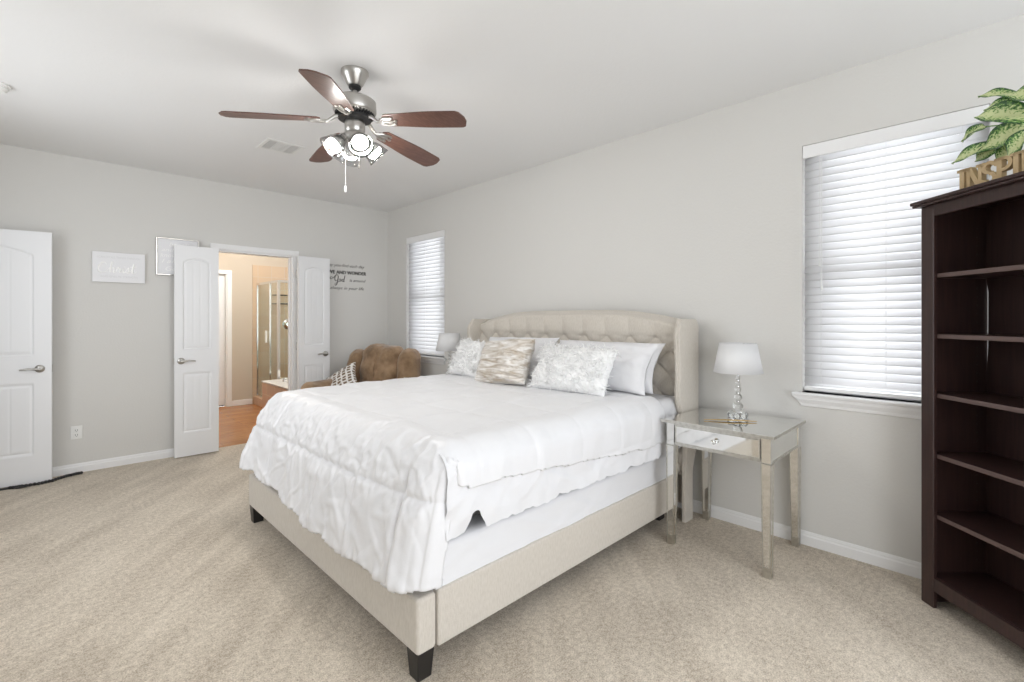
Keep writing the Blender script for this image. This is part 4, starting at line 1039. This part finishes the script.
for k in range(5):
    a = math.radians(12.5 + 72*k); base = Matrix.Translation((FX, FY, 2.463)) @ Matrix.Rotation(a, 4, 'Z') @ Matrix.Rotation(math.radians(5.5), 4, 'Y')
    R = base @ Matrix.Rotation(math.radians(-11), 4, 'X')
    # blade outline
    def outline():
        up = []; N = 26
        for i in range(N+1):
            x = .185 + (.672-.185)*i/N
            hw_ = .054 + .018*smooth(.185, .50, x)
            q = (x-.185)/.03
            if q < 1: hw_ *= math.sqrt(max(.05, 1-(1-q)**2))*.6+.4
            q = (.672-x)/.045
            if q < 1: hw_ *= math.sqrt(max(0.0, 1-(1-q)**2))*.75 + .25
            up.append((x, hw_))
        return up + [(x, -y) for x, y in reversed(up)]
    ol = outline(); bl_ = MB().prism(ol, -.0035, .0035, lambda p, q_, d: R @ Vector((p, q_, d)))
    bo = bl_.build('blade', M['walnut'], fan, world=True, bevel=.0015)
    ir = MB()
    ir.ring_tube([base @ Vector((.070, 0, .024)), base @ Vector((.105, 0, .020)), base @ Vector((.145, .0, -.008)), R @ Vector((.19, 0, -.009))], [.012, .011, .009, .008], 10)
    for s_ in (-1, 0, 1):
        ir.ring_tube([R @ Vector((.155, 0, -.011)), R @ Vector((.185, s_*.024, -.010)), R @ Vector((.225, s_*.034, -.0075)), R @ Vector((.262 if s_ == 0 else .250, s_*.024, -.0065))], [.0075, .0065, .0065, .005], 8)
        ir.lathe([(0, -.011), (.010, -.010), (.010, -.004), (0, -.004)], 12, R @ Matrix.Translation((.243 if s_ else .258, s_*.028, 0)), caps=False)
    ir.prism([(.165, -.022), (.200, -.034), (.235, -.036), (.235, .036), (.200, .034), (.165, .022)], -.0075, -.0040, lambda p, q_, d: R @ Vector((p, q_, d)))
    ir.build('blade_iron', M['nickel'], bo, smooth=True)
for k in range(4):
    a = math.radians(258 + 90*k); tl = math.radians(47)
    d = Vector((math.cos(a)*math.sin(tl), math.sin(a)*math.sin(tl), -math.cos(tl)))
    p0 = Vector((FX, FY, 2.370)) + Vector((math.cos(a), math.sin(a), 0))*.040
    R = Matrix.Translation(p0) @ d.to_track_quat('Z', 'Y').to_matrix().to_4x4()
    so = MB().lathe([(0, 0), (.020, 0), (.022, .014), (.026, .030), (.024, .040), (0, .040)], 24, R, caps=False).build('lamp_socket', M['nickel'], fan, smooth=True)
    gl = MB().lathe([(.027, .030), (.031, .045), (.044, .062), (.055, .088), (.060, .115), (.067, .138)], 36, R, caps=False).build('glass_shade', M['frosted'], fan, smooth='all', solid=.0022)
    bb = MB().lathe([(0, .040), (.014, .042), (.030, .062), (.0415, .088), (.0425, .094)], 24, R, caps=False).build('bulb', M['plate'], fan, smooth='all')
    MB().lathe([(.0425, .094), (.041, .104), (.032, .116), (.016, .123), (0, .125)], 24, R, caps=False).build('lit_face', M['bulb'], bb, smooth='all')
pc = MB()
px_, py_ = FX - .040, FY + .035
pc.ring_tube([(px_, py_, 2.37), (px_, py_, 2.09)], .0012, 6)
pcf = pc.build('pull_chain', M['plate'], fan)
MB().lathe([(0, 2.052), (.006, 2.056), (.008, 2.075), (.004, 2.092), (0, 2.094)], 12, Matrix.Translation((px_, py_, 0)), caps=False).build('chain_fob', M['plate'], pcf, smooth=True)
pc = MB().ring_tube([(FX+.01, FY-.03, 2.33), (FX+.01, FY-.03, 2.20)], .0012, 6).lathe([(0, 2.185), (.005, 2.188), (.006, 2.20), (0, 2.208)], 10, Matrix.Translation((FX+.01, FY-.03, 0)), caps=False)
pc.build('pull_chain', M['nickel'], fan)

# ------------------------------------------------------------------ ceiling vent and smoke detector
v = thing('ceiling_vent', 'white ceiling air vent with three louvred sections, left of the fan', 'air vent', (1.38, 4.095, CEIL))
X0, X1, Y0, Y1 = 1.235, 1.525, 3.955, 4.235; zc = CEIL
MB().box(X0, Y0, zc-.006, X1, Y0+.03, zc).box(X0, Y1-.03, zc-.006, X1, Y1, zc).box(X0, Y0+.03, zc-.006, X0+.03, Y1-.03, zc).box(X1-.03, Y0+.03, zc-.006, X1, Y1-.03, zc).box(X0+.092, Y0+.03, zc-.006, X0+.104, Y1-.03, zc).box(X1-.104, Y0+.03, zc-.006, X1-.092, Y1-.03, zc).build('vent_frame', M['vent_white'], v, bevel=.002)
MB().box(X0+.02, Y0+.02, zc-.0012, X1-.02, Y1-.02, zc-.0002).build('duct_opening', M['vent_dark'], v)
lv = MB()
for i in range(7):
    yy = Y0+.042 + i*.033
    for a, b in ((X0+.03, X0+.092), (X1-.092, X1-.03)):
        for j in range(4):
            xx = a + .010 + j*.0145; lv.box(xx-.0045, Y0+.03, zc-.0055, xx+.0045, Y1-.03, zc-.0035) if i == 0 else None
    lv.box(X0+.104, yy-.012, zc-.0055, X1-.104, yy+.010, zc-.0030)
lv.build('louvres', M['vent_white'], v)
sd_ = thing('smoke_detector', 'round white smoke detector on the ceiling at the left picture edge', 'smoke detector', (-.185, 4.18, CEIL))
MB().lathe([(0, CEIL), (.062, CEIL), (.064, CEIL-.012), (.058, CEIL-.018), (0, CEIL-.018)], 32, Matrix.Translation((-.205, 4.19, 0)), caps=False).build('mounting_plate', M['plate'], sd_, smooth=True)
MB().lathe([(0, CEIL-.017), (.050, CEIL-.018), (.052, CEIL-.030), (.040, CEIL-.044), (0, CEIL-.046)], 32, Matrix.Translation((-.205, 4.19, 0)), caps=False).build('sensor_cover', M['plate'], sd_, smooth=True)

# ------------------------------------------------------------------ things on the back wall
def wallpos(x, z, d=0.0): return Matrix.Translation((x, WY-d, z)) @ Matrix.Rotation(PI/2, 4, 'X')
def script_strokes(mb, strokes, mtx, r, flat=.5):
    for st in strokes:
        P_ = [Vector((a, b, 0)) for a, b in st]; out = []
        for i in range(len(P_)-1):          # Catmull-Rom
            p0, p1, p2, p3 = P_[max(i-1, 0)], P_[i], P_[i+1], P_[min(i+2, len(P_)-1)]
            for k in range(6):
                t = k/6; out.append(.5*((2*p1) + (p2-p0)*t + (2*p0-5*p1+4*p2-p3)*t*t + (3*p1-p0-3*p2+p3)*t**3))
        out.append(P_[-1])
        rs = []
        for i, p in enumerate(out):
            d = out[min(i+1, len(out)-1)] - out[max(i-1, 0)]
            rs.append(r*(1.35 if d.y < 0 else .75))
        mb.ring_tube([mtx @ p for p in out], rs, 6)
    return mb
CHRIST = [  # pen strokes of the word, unit = letter height
  [(.62,.80),(.60,.95),(.42,1.02),(.20,.86),(.06,.50),(.10,.14),(.34,.00),(.62,.14),(.78,.34)],
  [(.78,.34),(1.00,.70),(1.12,1.02),(1.02,1.06),(.95,.70),(.90,.02)], [(.90,.02),(1.00,.42),(1.14,.50),(1.20,.36),(1.16,.06),(1.30,.10)],
  [(1.30,.10),(1.42,.46),(1.46,.54),(1.52,.44),(1.62,.46),(1.58,.10),(1.70,.08)],
  [(1.70,.08),(1.84,.46),(1.82,.14),(1.92,.04),(2.02,.16)], [(1.90,.66),(1.92,.70)],
  [(2.02,.16),(2.20,.56),(2.26,.30),(2.18,.04),(2.02,.08)], [(2.18,.06),(2.42,.30),(2.62,.98)], [(2.62,.98),(2.50,.30),(2.54,.04),(2.70,.08),(2.80,.22)], [(2.34,.66),(2.82,.72)]]
s1 = thing('canvas_sign', 'white rectangular canvas sign with raised script on the back wall', 'wall sign', (.487, WY, 1.665))
MB().box(.302, WY-.032, 1.665, .672, WY, 1.935).build('canvas', M['canvas'], s1, bevel=.003)
tm = MB()
script_strokes(tm, [[(a*.098, b*.088) for a, b in st] for st in CHRIST], wallpos(.335, 1.752, .033), .0046)
tm.build('script_lettering', M['canvas_text'], s1, smooth=True)
t2 = MB()
for body, size, x, z, wd_ in (('I CAN DO ALL THINGS THROUGH', .025, .335, 1.880, .300), ('WHO GIVES ME STRENGTH', .025, .355, 1.708, .260)):
    vs, fs = text_mesh(body, size, wallpos(x, z, .0328), .0004, width=wd_); t2.add(vs, fs)
t2.build('small_lettering', M['grey_text'], s1)
s2 = thing('framed_sign', 'silver framed white sign partly covered by the open bathroom door', 'wall sign', (.927, WY, 1.755))
FX0, FX1, FZ0, FZ1 = .755, 1.105, 1.755, 2.115; t = .012
MB().box(FX0, WY-.030, FZ0, FX0+t, WY, FZ1).box(FX1-t, WY-.030, FZ0, FX1, WY, FZ1).box(FX0+t, WY-.030, FZ0, FX1-t, WY, FZ0+t).box(FX0+t, WY-.030, FZ1-t, FX1-t, WY, FZ1).build('sign_frame', M['nickel'], s2, bevel=.002)
MB().box(FX0+t, WY-.020, FZ0+t, FX1-t, WY-.002, FZ1-t).build('sign_panel', M['canvas'], s2)
t3 = MB()
for body, size, x, z, wd_, shr in (('be still', .06, .86, 2.035, .16, .3), ('and', .045, .80, 1.985, .10, .3), ('know that', .055, .79, 1.93, .24, .3), ('I am', .055, .80, 1.875, .14, .3), ('God', .06, .83, 1.80, .14, .3)):
    vs, fs = text_mesh(body, size, wallpos(x, z, .0205), .0006, shr, width=wd_); t3.add(vs, fs)
t3.build('script_lettering', M['canvas_text'], s2)
GOD = [[(.10,.62),(-.12,.78),(-.30,.62),(-.18,.50),(.10,.62),(.34,.98)], [(.62,.98),(.66,1.08),(.44,1.04),(.30,.70),(.34,.32),(.52,.28),(.66,.52),(.74,.96)], [(.74,.96),(.66,.30),(.54,-.18),(.36,-.36),(.30,-.20),(.52,.02),(.86,.22)],
       [(.86,.22),(.84,.48),(1.00,.54),(1.06,.36),(.96,.20),(.86,.24)], [(1.06,.40),(1.16,.44)], [(1.44,.46),(1.28,.54),(1.18,.34),(1.28,.20),(1.44,.36)], [(1.58,1.04),(1.46,.50),(1.42,.22),(1.54,.20)]]
wdcl = MB()
script_strokes(wdcl, [[(a*.100, b*.088) for a, b in st] for st in GOD], wallpos(2.475, 1.775, .001), .0034)
for body, size, x, z, wd_, shr in (('May you find each day', .052, 2.39, 1.972, .50, .35), ('AWE AND WONDER', .060, 2.385, 1.884, .525, 0), ('is around', .050, 2.690, 1.796, .215, .35), ('is always in your life', .052, 2.39, 1.696, .49, .35)):
    vs, fs = text_mesh(body, size, wallpos(x, z, .0014), .0004, shr, width=wd_); wdcl.add(vs, fs)
    if 'WONDER' in body:
        for o_ in (.0014, -.0014):
            wdcl.add([p + Vector((o_*1.6, 0, o_*.5)) for p in vs], fs)
tag(wdcl.build('wall_decal', M['vinyl'], origin=(2.6, WY, 1.75)), 'dark vinyl script lettering on the wall right of the double doors', 'wall decal')
ot = thing('wall_outlet', 'white outlet plate low on the wall beside the left door', 'outlet', (.201, WY, .35))
MB().box(.163, WY-.006, .293, .239, WY, .407).build('cover_plate', M['plate'], ot, bevel=.003)
MB().box(.183, WY-.009, .352, .219, WY-.005, .386).box(.183, WY-.009, .312, .219, WY-.005, .346).build('sockets', M['plate'], ot, bevel=.006)
sl_ = MB()
for z in (.369, .329):
    sl_.box(.192, WY-.0096, z-.006, .195, WY-.0088, z+.008).box(.206, WY-.0096, z-.006, .209, WY-.0088, z+.008).cyl((.2005, WY-.0088, z-.011), (.2005, WY-.0096, z-.011), .003, n=8)
sl_.build('slots', M['slot'], ot)
# dark cord with beads along the baseboard behind the left door
cm = MB(); key = [(-.50, 5.470), (-.30, 5.440), (-.19, 5.418), (-.126, 5.412), (-.03, 5.400), (.05, 5.425), (.12, 5.490), (.18, 5.515), (.245, 5.530)]; pts = []
for a, b in zip(key[:-1], key[1:]):
    for k in range(8):
        t = k/8; pts.append((a[0]+(b[0]-a[0])*t, a[1]+(b[1]-a[1])*t + .004*math.sin(len(pts)*.9), .009))
cm.ring_tube(pts, .0075, 8)
for i in range(16, len(pts), 2): cm.sphere((pts[i][0], pts[i][1]-.003, .0125), .0125, 10, 7)
cm.ring_tube([(-.126+.034*math.cos(a*PI/8), 5.398+.022*math.sin(a*PI/8), .012) for a in range(17)], .007, 8)
tag(cm.build('beaded_cord', M['black_rubber'], smooth='all', origin=(0, 5.5, 0)), 'dark beaded cord lying along the baseboard under the left door', 'cord')
